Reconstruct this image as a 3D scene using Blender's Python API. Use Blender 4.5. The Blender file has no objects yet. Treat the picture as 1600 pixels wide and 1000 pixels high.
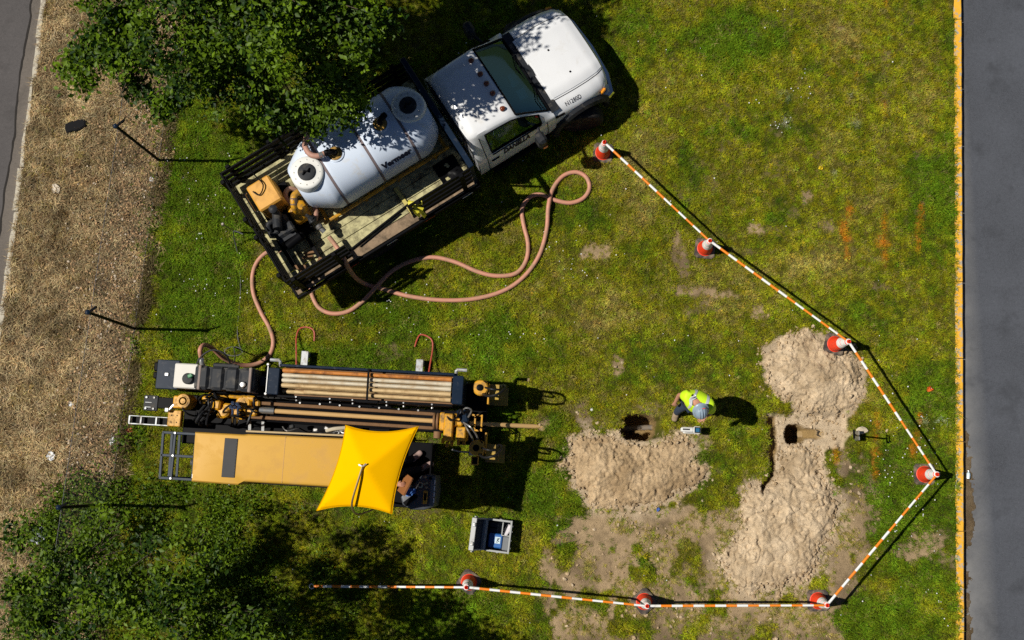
import bpy, bmesh, math, random
import numpy as np
from mathutils import Vector, Matrix, Euler

random.seed(7)
RNG = np.random.default_rng(11)
SC = bpy.context.scene
COL = SC.collection

# ------------------------------------------------------------------ camera
F_PX, CAM_H, NAD = 1700.0, 20.5, (870.0, 735.0)      # focal length, drone height, foot of the plumb line
_d = np.array([NAD[0] - 800, -(NAD[1] - 500), -F_PX]); _d /= np.linalg.norm(_d)
_z = -_d
_x = np.array([1.0, 0, 0]) - _z[0] * _z; _x /= np.linalg.norm(_x)
_y = np.cross(_z, _x)
RCAM = np.array([_x, _y, _z])
cam_data = bpy.data.cameras.new('camera')
cam_data.sensor_width = 36.0
cam_data.lens = F_PX / 1600 * 36.0
cam_data.clip_end = 2000
cam = bpy.data.objects.new('camera', cam_data)
COL.objects.link(cam)
M = Matrix([list(RCAM[i]) + [0] for i in range(3)] + [[0, 0, 0, 1]])
M.translation = Vector((0, 0, CAM_H))
cam.matrix_world = M
SC.camera = cam

def P(px, py, z=0.0):
    """world point at height z that was surveyed at a spot of the aerial photo"""
    w = RCAM @ np.array([px - 800, -(py - 500), -F_PX])
    t = (z - CAM_H) / w[2]
    return Vector((w[0] * t, w[1] * t, z))

# ------------------------------------------------------------------ sky, sun, exposure
SUN_ELEV, SUN_DIR = math.radians(55.5), Vector((0.686, -0.03, -1.0)).normalized()
world = bpy.data.worlds.new('World'); SC.world = world; world.use_nodes = True
nt = world.node_tree; nt.nodes.clear()
sky = nt.nodes.new('ShaderNodeTexSky'); sky.sky_type = 'NISHITA'; sky.sun_disc = False
sky.air_density = 0.5; sky.dust_density = 0.2; sky.sun_elevation = SUN_ELEV; sky.sun_rotation = math.radians(272)
bg = nt.nodes.new('ShaderNodeBackground'); bg.inputs['Strength'].default_value = 0.05
wo = nt.nodes.new('ShaderNodeOutputWorld')
nt.links.new(sky.outputs[0], bg.inputs[0]); nt.links.new(bg.outputs[0], wo.inputs[0])
sun_data = bpy.data.lights.new('sun', 'SUN'); sun_data.energy = 5.0
sun_data.angle = math.radians(0.55); sun_data.color = (1.0, 0.95, 0.86)
sun = bpy.data.objects.new('sun', sun_data); COL.objects.link(sun)
sun.rotation_euler = SUN_DIR.to_track_quat('-Z', 'Y').to_euler(); sun.location = (-12, 1, 18)
SC.view_settings.view_transform = 'Standard'; SC.view_settings.look = 'None'
SC.view_settings.exposure = 0.0; SC.view_settings.gamma = 1.0
SC.view_settings.use_curve_mapping = False
SC.cycles.max_bounces = 5; SC.cycles.diffuse_bounces = 2; SC.cycles.glossy_bounces = 2; SC.cycles.transmission_bounces = 3; SC.cycles.transparent_max_bounces = 10
SC.cycles.use_denoising = False

# ------------------------------------------------------------------ materials
MATS = {}
def node_mat(name):
    m = bpy.data.materials.new(name); m.use_nodes = True
    n = m.node_tree; n.nodes.clear()
    out = n.nodes.new('ShaderNodeOutputMaterial')
    b = n.nodes.new('ShaderNodeBsdfPrincipled')
    n.links.new(b.outputs[0], out.inputs[0])
    return m, n, b, out

def mixrgb(n, fac, a, b, mode='MIX'):
    k = n.nodes.new('ShaderNodeMix'); k.data_type = 'RGBA'; k.blend_type = mode
    for sock, v in ((k.inputs[0], fac), (k.inputs[6], a), (k.inputs[7], b)):
        if isinstance(v, (int, float)): sock.default_value = v
        elif isinstance(v, (tuple, list)): sock.default_value = (*v, 1) if len(v) == 3 else v
        else: n.links.new(v, sock)
    return k.outputs[2]

def noise(n, vec, scale, detail=3, rough=0.55, dist=0.0):
    k = n.nodes.new('ShaderNodeTexNoise')
    k.inputs['Scale'].default_value = scale; k.inputs['Detail'].default_value = detail
    k.inputs['Roughness'].default_value = rough; k.inputs['Distortion'].default_value = dist
    n.links.new(vec, k.inputs['Vector'])
    return k.outputs[0]

def ramp(n, fac, stops):
    k = n.nodes.new('ShaderNodeValToRGB')
    e = k.color_ramp.elements
    while len(e) < len(stops): e.new(0.5)
    for el, (p, c) in zip(e, stops):
        el.position = p
        el.color = (c, c, c, 1) if isinstance(c, (int, float)) else (*c, 1)
    n.links.new(fac, k.inputs[0])
    return k.outputs[0]

def pmat(name, col, rough=0.5, metal=0.0, var=0.12, vscale=6, bump=0.0, bscale=80,
         dirt=None, damt=0.35, dscale=5, coat=0.0, world_pos=False, spec=0.5):
    if name in MATS: return MATS[name]
    m, n, b, out = node_mat(name)
    if world_pos: vec = n.nodes.new('ShaderNodeNewGeometry').outputs['Position']
    else: vec = n.nodes.new('ShaderNodeTexCoord').outputs['Object']
    lo = tuple(c * (1 - var) for c in col); hi = tuple(min(1, c * (1 + var)) for c in col)
    c = mixrgb(n, noise(n, vec, vscale, 4), lo, hi)
    if dirt:
        f = ramp(n, noise(n, vec, dscale, 6, 0.65, 0.3), [(0.62 - damt * 0.5, 0.0), (0.80 - damt * 0.35, 1.0)])
        c = mixrgb(n, f, c, dirt)
        r2 = n.nodes.new('ShaderNodeMapRange')
        r2.inputs[3].default_value = rough; r2.inputs[4].default_value = min(1, rough + 0.3)
        n.links.new(f, r2.inputs[0]); n.links.new(r2.outputs[0], b.inputs['Roughness'])
    else:
        b.inputs['Roughness'].default_value = rough
    n.links.new(c, b.inputs['Base Color'])
    b.inputs['Metallic'].default_value = metal; b.inputs['Specular IOR Level'].default_value = spec if max(col) > .06 else min(spec, .16)
    if coat: b.inputs['Coat Weight'].default_value = coat; b.inputs['Coat Roughness'].default_value = 0.08
    if bump:
        bp = n.nodes.new('ShaderNodeBump'); bp.inputs['Strength'].default_value = bump
        bp.inputs['Distance'].default_value = 0.02
        n.links.new(noise(n, vec, bscale, 4), bp.inputs['Height']); n.links.new(bp.outputs[0], b.inputs['Normal'])
    MATS[name] = m
    return m

WHITE = pmat('white_paint', (0.74, 0.75, 0.76), 0.28, var=0.03, coat=0.6, dirt=(0.62, 0.60, 0.56), damt=0.1, dscale=3)
BLACK = pmat('black_paint', (0.005, 0.005, 0.006), 0.4, var=0.3, spec=.05)
RUBBER = pmat('black_rubber', (0.014, 0.014, 0.015), 0.7, var=0.3, dirt=(0.09, 0.075, 0.055), damt=0.25, dscale=9)
PLASTIC = pmat('dark_plastic', (0.022, 0.024, 0.028), 0.5, var=0.2, dirt=(0.10, 0.09, 0.075), damt=0.2, dscale=8)
YELLOW = pmat('machine_yellow', (0.64, 0.31, 0.009), 0.42, var=0.1, dirt=(0.17, 0.10, 0.035), damt=0.35, dscale=9)
HOODY = pmat('hood_yellow', (0.60, 0.335, 0.050), 0.5, var=0.05, vscale=3, spec=.25, dirt=(0.56, 0.32, 0.08), damt=0.3, dscale=3)  # machine yellow, sun glare put in as a paler colour
NAVY = pmat('navy_steel', (0.007, 0.016, 0.034), 0.30, var=0.3, dirt=(0.05, 0.05, 0.055), damt=0.08, dscale=12)
STEEL = pmat('bare_steel', (0.42, 0.42, 0.41), 0.38, 0.75, var=0.2, dirt=(0.20, 0.15, 0.10), damt=0.25, dscale=12)
CHROME = pmat('chrome', (0.72, 0.74, 0.77), 0.12, 1.0, var=0.03)
GALV = pmat('galvanised', (0.40, 0.42, 0.43), 0.5, 0.35, var=0.12, vscale=30, dirt=(0.28, 0.22, 0.15), damt=0.3, dscale=10)
RUST = pmat('rusty_steel', (0.20, 0.105, 0.045), 0.75, 0.1, var=0.3, vscale=14, bump=0.2)
RODM = pmat('worn_rod', (0.56, 0.40, 0.20), 0.55, 0.15, var=0.15, vscale=9, dirt=(0.36, 0.22, 0.09), damt=0.3, dscale=5)
RODG = pmat('grey_rod', (0.58, 0.51, 0.38), 0.5, 0.2, var=0.15, vscale=7, dirt=(0.46, 0.34, 0.20), damt=0.3, dscale=4)
RODO = pmat('orange_rod', (0.52, 0.19, 0.03), 0.6, 0.1, var=0.2, vscale=8, dirt=(0.20, 0.07, 0.02), damt=0.35, dscale=6)
GLASSY = pmat('lens_amber', (0.75, 0.28, 0.02), 0.15, var=0.05)
LENSR = pmat('lens_brown', (0.16, 0.035, 0.012), 0.15, var=0.05)
INK = pmat('lettering_ink', (0.012, 0.014, 0.03), 0.4, var=0.1)

# ------------------------------------------------------------------ mesh building
class MB:
    def __init__(s): s.v = []; s.f = []; s.mi = []
    def add(s, vs, fs, m=0):
        o = len(s.v); s.v += [tuple(p) for p in vs]
        s.f += [tuple(i + o for i in f) for f in fs]; s.mi += [m] * len(fs)
        return s
    def box(s, c, size, rz=0.0, bev=0.0, rot=None, m=0):
        hx, hy, hz = (d / 2 for d in size)
        R = rot if rot is not None else Matrix.Rotation(rz, 3, 'Z')
        c = Vector(c)
        b = min(bev, hx * .9, hy * .9, hz * .9)
        if b <= 0:
            vs = [c + R @ Vector((x * hx, y * hy, z * hz)) for x in (-1, 1) for y in (-1, 1) for z in (-1, 1)]
            fs = [(0, 1, 3, 2), (4, 6, 7, 5), (0, 4, 5, 1), (2, 3, 7, 6), (0, 2, 6, 4), (1, 5, 7, 3)]
            return s.add(vs, fs, m)
        idx = {}; vs = []
        for x in (-1, 1):
            for y in (-1, 1):
                for z in (-1, 1):
                    for a, p in enumerate(((hx, hy - b, hz - b), (hx - b, hy, hz - b), (hx - b, hy - b, hz))):
                        idx[(x, y, z, a)] = len(vs)
                        vs.append(c + R @ Vector((x * p[0], y * p[1], z * p[2])))
        fs = []
        for q in (-1, 1):
            fs.append([idx[(q, -1, -1, 0)], idx[(q, 1, -1, 0)], idx[(q, 1, 1, 0)], idx[(q, -1, 1, 0)]][::q])
            fs.append([idx[(-1, q, -1, 1)], idx[(1, q, -1, 1)], idx[(1, q, 1, 1)], idx[(-1, q, 1, 1)]][::-q])
            fs.append([idx[(-1, -1, q, 2)], idx[(1, -1, q, 2)], idx[(1, 1, q, 2)], idx[(-1, 1, q, 2)]][::q])
            for w in (-1, 1):
                k = q * w
                fs.append([idx[(q, w, -1, 0)], idx[(q, w, -1, 1)], idx[(q, w, 1, 1)], idx[(q, w, 1, 0)]][::k])
                fs.append([idx[(-1, q, w, 1)], idx[(-1, q, w, 2)], idx[(1, q, w, 2)], idx[(1, q, w, 1)]][::k])
                fs.append([idx[(q, -1, w, 2)], idx[(q, -1, w, 0)], idx[(q, 1, w, 0)], idx[(q, 1, w, 2)]][::k])
        for x in (-1, 1):
            for y in (-1, 1):
                for z in (-1, 1):
                    fs.append([idx[(x, y, z, a)] for a in range(3)][::x * y * z])
        return s.add(vs, fs, m)
    def bar(s, a, b, w, h, bev=0.0, m=0):
        a, b = Vector(a), Vector(b); d = b - a
        q = d.to_track_quat('X', 'Z').to_matrix()
        return s.box((a + b) / 2, (d.length, w, h), rot=q, bev=bev, m=m)
    def tube(s, pts, r, seg=8, cap=True, m=0, mfun=None):
        pts = [Vector(p) for p in pts]; n = len(pts)
        rr = r if isinstance(r, (list, tuple)) else [r] * n
        t = [(pts[min(i + 1, n - 1)] - pts[max(i - 1, 0)]).normalized() for i in range(n)]
        up = Vector((0, 0, 1)) if abs(t[0].z) < 0.9 else Vector((1, 0, 0))
        u = t[0].cross(up).normalized()
        o = len(s.v)
        for i in range(n):
            if i:
                u = (u - t[i] * u.dot(t[i]))
                u = u.normalized() if u.length > 1e-6 else t[i].orthogonal().normalized()
            w = t[i].cross(u)
            for k in range(seg):
                a = 2 * math.pi * k / seg
                s.v.append(tuple(pts[i] + (u * math.cos(a) + w * math.sin(a)) * rr[i]))
        for i in range(n - 1):
            for k in range(seg):
                k2 = (k + 1) % seg
                s.f.append((o + i * seg + k, o + i * seg + k2, o + (i + 1) * seg + k2, o + (i + 1) * seg + k))
                s.mi.append(mfun(i) if mfun else m)
        if cap:
            s.f.append(tuple(o + k for k in range(seg))[::-1]); s.mi.append(mfun(0) if mfun else m)
            s.f.append(tuple(o + (n - 1) * seg + k for k in range(seg))); s.mi.append(mfun(n - 2) if mfun else m)
        return s
    def cyl(s, a, b, r, seg=16, m=0): return s.tube([a, b], r, seg, True, m)
    def lathe(s, prof, seg=24, c=(0, 0, 0), rot=None, m=0):
        c = Vector(c); R = rot if rot is not None else Matrix.Identity(3)
        o = len(s.v); n = len(prof)
        for (r, z) in prof:
            for k in range(seg):
                a = 2 * math.pi * k / seg
                s.v.append(tuple(c + R @ Vector((r * math.cos(a), r * math.sin(a), z))))
        for i in range(n - 1):
            for k in range(seg):
                k2 = (k + 1) % seg
                s.f.append((o + i * seg + k, o + i * seg + k2, o + (i + 1) * seg + k2, o + (i + 1) * seg + k)); s.mi.append(m)
        if prof[0][0] > 1e-4: s.f.append(tuple(o + k for k in range(seg))[::-1]); s.mi.append(m)
        if prof[-1][0] > 1e-4: s.f.append(tuple(o + (n - 1) * seg + k for k in range(seg))); s.mi.append(m)
        return s
    def grid(s, fn, us, vs, keep=None, m=0, flip=False):
        o = len(s.v); nv = len(vs)
        for u in us:
            for v in vs: s.v.append(tuple(fn(u, v)))
        for i in range(len(us) - 1):
            for j in range(nv - 1):
                if keep and not keep((us[i] + us[i + 1]) / 2, (vs[j] + vs[j + 1]) / 2): continue
                f = (o + i * nv + j, o + (i + 1) * nv + j, o + (i + 1) * nv + j + 1, o + i * nv + j + 1)
                s.f.append(f[::-1] if flip else f); s.mi.append(m)
        return s
    def prism(s, poly, z0, z1, m=0):
        n = len(poly)
        vs = [(x, y, z0) for x, y in poly] + [(x, y, z1) for x, y in poly]
        fs = [tuple(range(n))[::-1], tuple(range(n, 2 * n))] + [(i, (i + 1) % n, n + (i + 1) % n, n + i) for i in range(n)]
        return s.add(vs, fs, m)
    def mesh(s, name, mats, smooth=False, angle=35):
        me = bpy.data.meshes.new(name)
        me.from_pydata(s.v, [], s.f)
        for mm in (mats if isinstance(mats, (list, tuple)) else [mats]): me.materials.append(mm)
        if any(s.mi): me.polygons.foreach_set('material_index', s.mi)
        if smooth:
            me.shade_smooth()
            me.set_sharp_from_angle(angle=math.radians(angle))
        me.update()
        return me

def link(name, me, parent=None, loc=None, rot=None, label=None, cat=None, group=None, kind=None):
    o = bpy.data.objects.new(name, me); COL.objects.link(o)
    if parent is not None: o.parent = parent
    if loc is not None: o.location = loc
    if rot is not None: o.rotation_euler = rot
    if label: o['label'] = label
    if cat: o['category'] = cat
    if group: o['group'] = group
    if kind: o['kind'] = kind
    return o

def mk(name, mb, mat, parent=None, smooth=False, angle=35, **kw):
    return link(name, mb.mesh(name, mat, smooth, angle), parent, **kw)

def thing(name, label, cat, loc=(0, 0, 0), rz=0.0, group=None):
    return link(name, None, None, loc, (0, 0, rz), label, cat, group)

def copy_tree(o, parent=None):
    c = o.copy(); COL.objects.link(c); c.parent = parent
    for ch in list(o.children): copy_tree(ch, c)
    return c

def catmull(pts, n=6):
    pts = [Vector(p) for p in pts]; out = []
    for i in range(len(pts) - 1):
        p0, p1, p2, p3 = pts[max(i - 1, 0)], pts[i], pts[i + 1], pts[min(i + 2, len(pts) - 1)]
        for k in range(n):
            t = k / n
            out.append(0.5 * ((2 * p1) + (p2 - p0) * t + (2 * p0 - 5 * p1 + 4 * p2 - p3) * t * t + (3 * p1 - p0 - 3 * p2 + p3) * t ** 3))
    out.append(pts[-1])
    return out

def text_mesh(s, size, bold=0.0, shear=0.0):
    cu = bpy.data.curves.new('lettering', 'FONT'); cu.body = s; cu.size = size
    cu.offset = bold; cu.shear = shear; cu.resolution_u = 3; cu.align_x = 'LEFT'
    ob = bpy.data.objects.new('lettering_tmp', cu); COL.objects.link(ob)
    dg = bpy.context.evaluated_depsgraph_get()
    me = bpy.data.meshes.new_from_object(ob.evaluated_get(dg))
    bpy.data.objects.remove(ob); bpy.data.curves.remove(cu)
    bm_ = bmesh.new(); bm_.from_mesh(me); bmesh.ops.triangulate(bm_, faces=bm_.faces[:])
    bmesh.ops.subdivide_edges(bm_, edges=[e for e in bm_.edges if e.calc_length() > size * .12], cuts=3, use_grid_fill=True)
    bmesh.ops.triangulate(bm_, faces=bm_.faces[:]); bm_.to_mesh(me); bm_.free()
    return me

# ------------------------------------------------------------------ numpy noise
_T = np.random.default_rng(5).random((256, 256))
def vnoise(x, y, s, seed=0):
    x = np.asarray(x) * s + seed * 17.3 + 1000; y = np.asarray(y) * s + seed * 31.7 + 1000
    xi = np.floor(x).astype(int); yi = np.floor(y).astype(int)
    fx = x - xi; fy = y - yi
    fx = fx * fx * (3 - 2 * fx); fy = fy * fy * (3 - 2 * fy)
    a = _T[xi % 256, yi % 256]; b = _T[(xi + 1) % 256, yi % 256]
    c = _T[xi % 256, (yi + 1) % 256]; d = _T[(xi + 1) % 256, (yi + 1) % 256]
    return (a * (1 - fx) + b * fx) * (1 - fy) + (c * (1 - fx) + d * fx) * fy
def fbm(x, y, s, octv=4, seed=0, gain=0.5):
    t = 0; amp = 1; tot = 0
    for i in range(octv):
        t = t + amp * vnoise(x, y, s * 2 ** i, seed + i * 3); tot += amp; amp *= gain
    return t / tot
_W = np.random.default_rng(8).random((128, 128, 3))
def worley(x, y, s, seed=0):
    """distance to the nearest and second nearest scattered point, and the nearest point's random value"""
    x = np.asarray(x) * s + seed * 7.7 + 500; y = np.asarray(y) * s + seed * 3.3 + 500
    xi = np.floor(x).astype(int); yi = np.floor(y).astype(int)
    f1 = np.full(x.shape, 9.0); f2 = np.full(x.shape, 9.0); rv = np.zeros(x.shape)
    for dx in (-1, 0, 1):
        for dy in (-1, 0, 1):
            w = _W[(xi + dx) % 128, (yi + dy) % 128]
            d = np.hypot(xi + dx + w[..., 0] - x, yi + dy + w[..., 1] - y)
            near = d < f1
            f2 = np.where(near, f1, np.minimum(f2, d)); rv = np.where(near, w[..., 2], rv); f1 = np.where(near, d, f1)
    return f1, f2, rv
def sstep(a, b, x):
    t = np.clip((x - a) / (b - a), 0, 1); return t * t * (3 - 2 * t)
def poly_dist(x, y, poly):
    """signed distance to a polygon, positive inside"""
    x = np.asarray(x, float); y = np.asarray(y, float)
    d = np.full(x.shape, 1e9); ins = np.zeros(x.shape, bool); n = len(poly)
    for i in range(n):
        ax, ay = poly[i]; bx, by = poly[(i + 1) % n]
        ex, ey = bx - ax, by - ay
        t = np.clip(((x - ax) * ex + (y - ay) * ey) / (ex * ex + ey * ey + 1e-12), 0, 1)
        d = np.minimum(d, np.hypot(x - ax - t * ex, y - ay - t * ey))
        c = ((ay > y) != (by > y)) & (x < (bx - ax) * (y - ay) / (by - ay + 1e-12) + ax)
        ins ^= c
    return np.where(ins, d, -d)
def pxpoly(pts): return [tuple(P(*p))[:2] for p in pts]
# ================================================================== THE SETTING
def fence_x(y): return -8.10 + (np.asarray(y) - 2.70) * 0.096
_ka, _kb = P(1497, 0, 0.02), P(1501, 1000, 0.02)
def kerb_x(y): return _ka.x + (np.asarray(y) - _ka.y) * (_kb.x - _ka.x) / (_kb.y - _ka.y)
_la, _lb = P(72, 0), P(2, 520)
def lroad_x(y): return _la.x + (np.asarray(y) - _la.y) * (_lb.x - _la.x) / (_lb.y - _la.y)

POLY_A = pxpoly([(840 + x / 4.166, 580 + y / 4.166) for x, y in
    [(185,440),(330,405),(520,425),(640,455),(760,480),(840,440),(960,425),(1045,510),(1025,600),(1100,640),(1090,700),(1000,760),(900,800),(830,850),(640,900),(480,875),(330,860),(290,800),(230,740),(210,650),(140,610),(205,540)]])
POLY_B = pxpoly([(1100 + x / 3.333, 480 + y / 3.333) for x, y in
    [(305,250),(400,170),(520,135),(640,160),(740,200),(810,290),(820,370),(800,460),(750,530),(640,565),(540,560),(500,520),(480,480),(420,460),(330,390),(305,310)]])
POLY_C = pxpoly([(1226,702),(1258,694),(1285,715),(1290,742),(1300,765),(1308,790),(1305,820),(1283,850),(1278,885),(1255,905),(1210,922),(1160,920),(1140,898),(1123,875),(1140,850),(1160,828),(1166,766),(1176,755),(1203,752),(1216,730)])
POLY_T = pxpoly([(1199,648),(1240,645),(1322,650),(1327,672),(1322,698),(1290,704),(1285,730),(1290,760),(1196,762),(1203,735),(1204,700)])
POLY_TL = pxpoly([(1198,650),(1214,650),(1217,700),(1213,745),(1190,775),(1190,760),(1203,735),(1203,700)])
POLY_S = pxpoly([(852,868),(870,812),(930,800),(1010,800),(1080,790),(1130,800),(1150,760),(1290,750),(1320,700),(1345,720),(1372,790),(1360,860),(1340,920),(1325,960),(1330,1040),(1150,1060),(960,1060),(840,1010),(835,940)])

def ell(x, y, px, py, rx, ry, ang=0.0):
    c = P(px, py); ca, sa = math.cos(ang), math.sin(ang)
    dx, dy = (x - c.x), (y - c.y)
    u = (dx * ca + dy * sa) / (rx / 83); v = (-dx * sa + dy * ca) / (ry / 83)
    return np.exp(-(u * u + v * v) ** 1.5)

BARE = [(930,393,30,14,0,.9),(1062,398,13,40,0.15,.85),(1088,455,58,9,-0.1,.9),(1098,482,28,26,0,.6),(1185,490,12,12,0,.8),
        (965,572,10,16,0,.8),(912,652,13,28,0.2,.9),(905,640,20,12,0,.6),(1260,308,13,9,0.5,.8),(1238,333,14,7,0,.6),(1290,352,16,9,-.3,.7),
        (1278,385,20,25,0,.35),(1440,852,60,22,0.2,.8),(1480,870,25,30,0,.6),(1180,357,14,10,0,.8),(1374,448,14,5,0,.7),(1168,395,10,8,0,.5),
        (1385,100,8,30,0,.5),(1316,45,10,6,0,.6),(1190,135,9,6,0,.5),(1195,13,8,6,0,.5),(1085,255,14,10,0,.5),(1070,300,20,20,0,.4),
        (1270,240,10,10,0,.5),(1385,155,10,22,0,.5),(1435,240,9,9,0,.5),(848,662,14,9,0,.85),(1068,690,42,22,0,.75),(1020,640,35,12,0,.5),
        (1400,740,26,22,0,.35),(1345,780,30,60,0,.7),(1010,452,14,10,0,.45),(870,545,30,16,0,.3),(1130,690,14,10,0,.3),(1120,735,16,10,0,.4),
        (985,700,30,10,0,.5),(650,800,40,18,0,.5),(560,840,50,30,0,.35),(1380,930,30,20,0,.3),(1185,745,16,10,0,.4)]
PAINT = [(1326,330,5,14),(1318,358,7,16),(1322,372,9,9),(1323,395,4,16),(1381,350,4,22),(1377,372,8,8),(1379,380,10,8),(1382,403,4,14),
         (1438,335,3,16),(1434,352,5,10),(1433,375,4,18),(1371,655,4,14),(1367,680,5,8),(1368,708,7,12),(1366,730,4,18),(1306,713,5,12),
         (1436,655,3,10),(1432,680,5,8),(1425,700,6,14),(1382,170,3,12),(1383,5,3,6),(1438,325,3,8),(1335,120,2,4)]
WPAINT = [(1225,150,9,9),(1228,190,9,10),(1330,150,8,6),(1335,195,8,6),(1460,658,34,3),(1300,270,4,8)]
LUSH = [(330,330,80,150),(300,520,60,80),(600,350,80,50),(760,540,90,40),(560,560,60,30),(1440,620,60,60),(1420,790,70,90),(1450,960,80,60),(1340,960,60,40),
        (900,820,40,50),(840,760,40,60),(1000,850,40,14),(760,660,60,60),(640,500,90,30),(1010,880,30,10),(700,950,80,40),(1460,300,40,80),(1150,70,90,60),(860,660,30,20),(880,720,20,30),(1080,720,30,14)]
YELL = [(700,500,60,30),(1000,250,60,120),(950,480,80,40),(1150,470,80,50),(1300,420,90,40),(1020,170,30,60),(400,500,30,30),(560,530,50,20),(1130,630,40,30),(1340,60,60,60),(1440,180,30,60),(1250,560,60,20)]

def masks(x, y):
    n1 = fbm(x, y, 1.1, 4, 1); n2 = fbm(x, y, 5.0, 3, 2); n3 = fbm(x, y, 0.35, 3, 3)
    m = {}
    strip = sstep(0.22, -0.15, x - fence_x(y) + (n2 - .5) * 0.8 + (n1 - .5) * .5)
    soil = np.zeros_like(x)
    n4 = fbm(x, y, 8, 4, 17, .6)
    for (px, py, rx, ry, an, s) in BARE:
        e_ = ell(x, y, px, py, rx * 1.25, ry * 1.25, an); soil = np.maximum(soil, s * .62 * sstep(.25, .95, e_ + (n4 - .5) * 1.3 * sstep(.02, .2, e_)))
    ds = poly_dist(x, y, POLY_S) + (n1 - .5) * 0.55 + (n2 - .5) * .25
    patch = fbm(x, y, 2.2, 4, 9)
    soil = np.maximum(soil, sstep(-0.12, 0.22, ds) * np.clip(0.98 - 0.95 * sstep(0.50, 0.66, patch), 0, 1))
    soil = np.maximum(soil, 0.28 * sstep(0.56, 0.74, fbm(x, y, 2.3, 4, 14)) * sstep(0.40, 0.6, n3))
    halo = np.maximum.reduce([poly_dist(x, y, q) for q in (POLY_A, POLY_B, POLY_C)]) + (n2 - .5) * .30 + (n1 - .5) * .2
    soil = np.maximum(soil, .85 * sstep(-.13, .02, halo))
    trench = sstep(-0.04, 0.05, poly_dist(x, y, POLY_T) + (n2 - .5) * .30)
    lush = np.zeros_like(x); yel = np.zeros_like(x)
    for (px, py, rx, ry) in LUSH: lush = np.maximum(lush, ell(x, y, px, py, rx, ry))
    for (px, py, rx, ry) in YELL: yel = np.maximum(yel, ell(x, y, px, py, rx, ry))
    dry = np.clip(0.25 + .75 * (n1 - .5) + 0.6 * (n2 - .5) + 0.25 * yel - 0.30 * lush + 0.10 * sstep(-5, 3, x), 0, 1)
    pn = 0.3 + 1.1 * fbm(x, y, 14, 2, 21)
    paint = np.zeros_like(x); wp = np.zeros_like(x)
    for (px, py, rx, ry) in PAINT: paint = np.maximum(paint, ell(x, y, px, py, rx, ry) * pn)
    for (px, py, rx, ry) in WPAINT: wp = np.maximum(wp, 0.6 * ell(x, y, px, py, rx, ry) * pn)
    return dict(strip=strip, soil=np.clip(soil, 0, 1), trench=trench, dry=dry, lush=lush, paint=np.clip(paint, 0, 1), wp=wp, n1=n1, n2=n2)

C_LUSH = np.array([0.135, 0.222, 0.012]); C_OLIVE = np.array([0.325, 0.340, 0.017]); C_DRY = np.array([0.48, 0.40, 0.11])
C_STRAW = np.array([0.435, 0.325, 0.190]); C_SOIL = np.array([0.295, 0.212, 0.122]); C_PALE = np.array([0.64, 0.50, 0.335])
def lerp(a, b, t): return a + (b - a) * t[..., None]
def grass_col(m):
    c = lerp(np.broadcast_to(C_LUSH, m['dry'].shape + (3,)), C_OLIVE, sstep(0.08, 0.45, m['dry']))
    return lerp(c, C_DRY, sstep(0.48, 0.95, m['dry']))

def hole_depth(x, y):
    n = fbm(x, y, 9, 3, 31) - .5
    def box(px0, py0, px1, py1, soft, jit=.05):
        a, b = P(px0, py1), P(px1, py0)
        cx, cy, hx, hy = (a.x + b.x) / 2, (a.y + b.y) / 2, (b.x - a.x) / 2, (b.y - a.y) / 2
        rr_ = min(hx, hy) * .75
        qx, qy = np.abs(x - cx) - hx + rr_, np.abs(y - cy) - hy + rr_
        d = rr_ - np.hypot(np.maximum(qx, 0), np.maximum(qy, 0)) - np.minimum(np.maximum(qx, qy), 0) + n * jit
        return sstep(0, soft, d)
    ha = box(971, 645, 1025, 689, .05)
    ridge = box(990, 668, 1024, 678, .03)
    floor_a = -0.85 + 0.42 * ridge
    z = ha * floor_a
    rim = box(1016, 650, 1038, 690, .12) * (1 - ha); z = z - 0.10 * rim
    hb = box(1227, 661, 1260, 695, .06)
    rampm = box(1252, 667, 1296, 688, .05)
    ax, bx = P(1255, 677).x, P(1294, 677).x
    rz = -0.30 + 0.22 * np.clip((x - ax) / (bx - ax), 0, 1)
    tr = sstep(-0.06, 0.10, poly_dist(x, y, POLY_T) + n * .22 + (fbm(x, y, 5.0, 3, 2) - .5) * .24) * -0.09
    tl = sstep(-0.02, 0.05, poly_dist(x, y, POLY_TL) + n * .05) * -0.24
    zz = np.minimum(tr, tl)
    zz = np.minimum(zz, rampm * rz); zz = np.minimum(zz, hb * -0.85)
    return np.minimum(z, zz)

def ground_z(x, y):
    z = 0.03 * (fbm(x, y, 7, 3, 43) - .5) * sstep(-.2, .2, poly_dist(x, y, POLY_S)) + 0.05 * (fbm(x, y, 0.25, 2, 41) - .5) + 0.035 * (fbm(x, y, 1.3, 3, 42) - .5)
    z = z * sstep(0.1, 0.6, kerb_x(y) - x)
    z = z + hole_depth(x, y)
    z = np.where(x > kerb_x(y) + 0.0, -0.4, z)
    z = np.where(x < lroad_x(y) - 0.05, -0.3, z)
    return z

def axis_grid(segs):
    out = []
    for a, b, st in segs: out += list(np.arange(a, b, st))
    return np.array(out + [segs[-1][1]])

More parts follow.
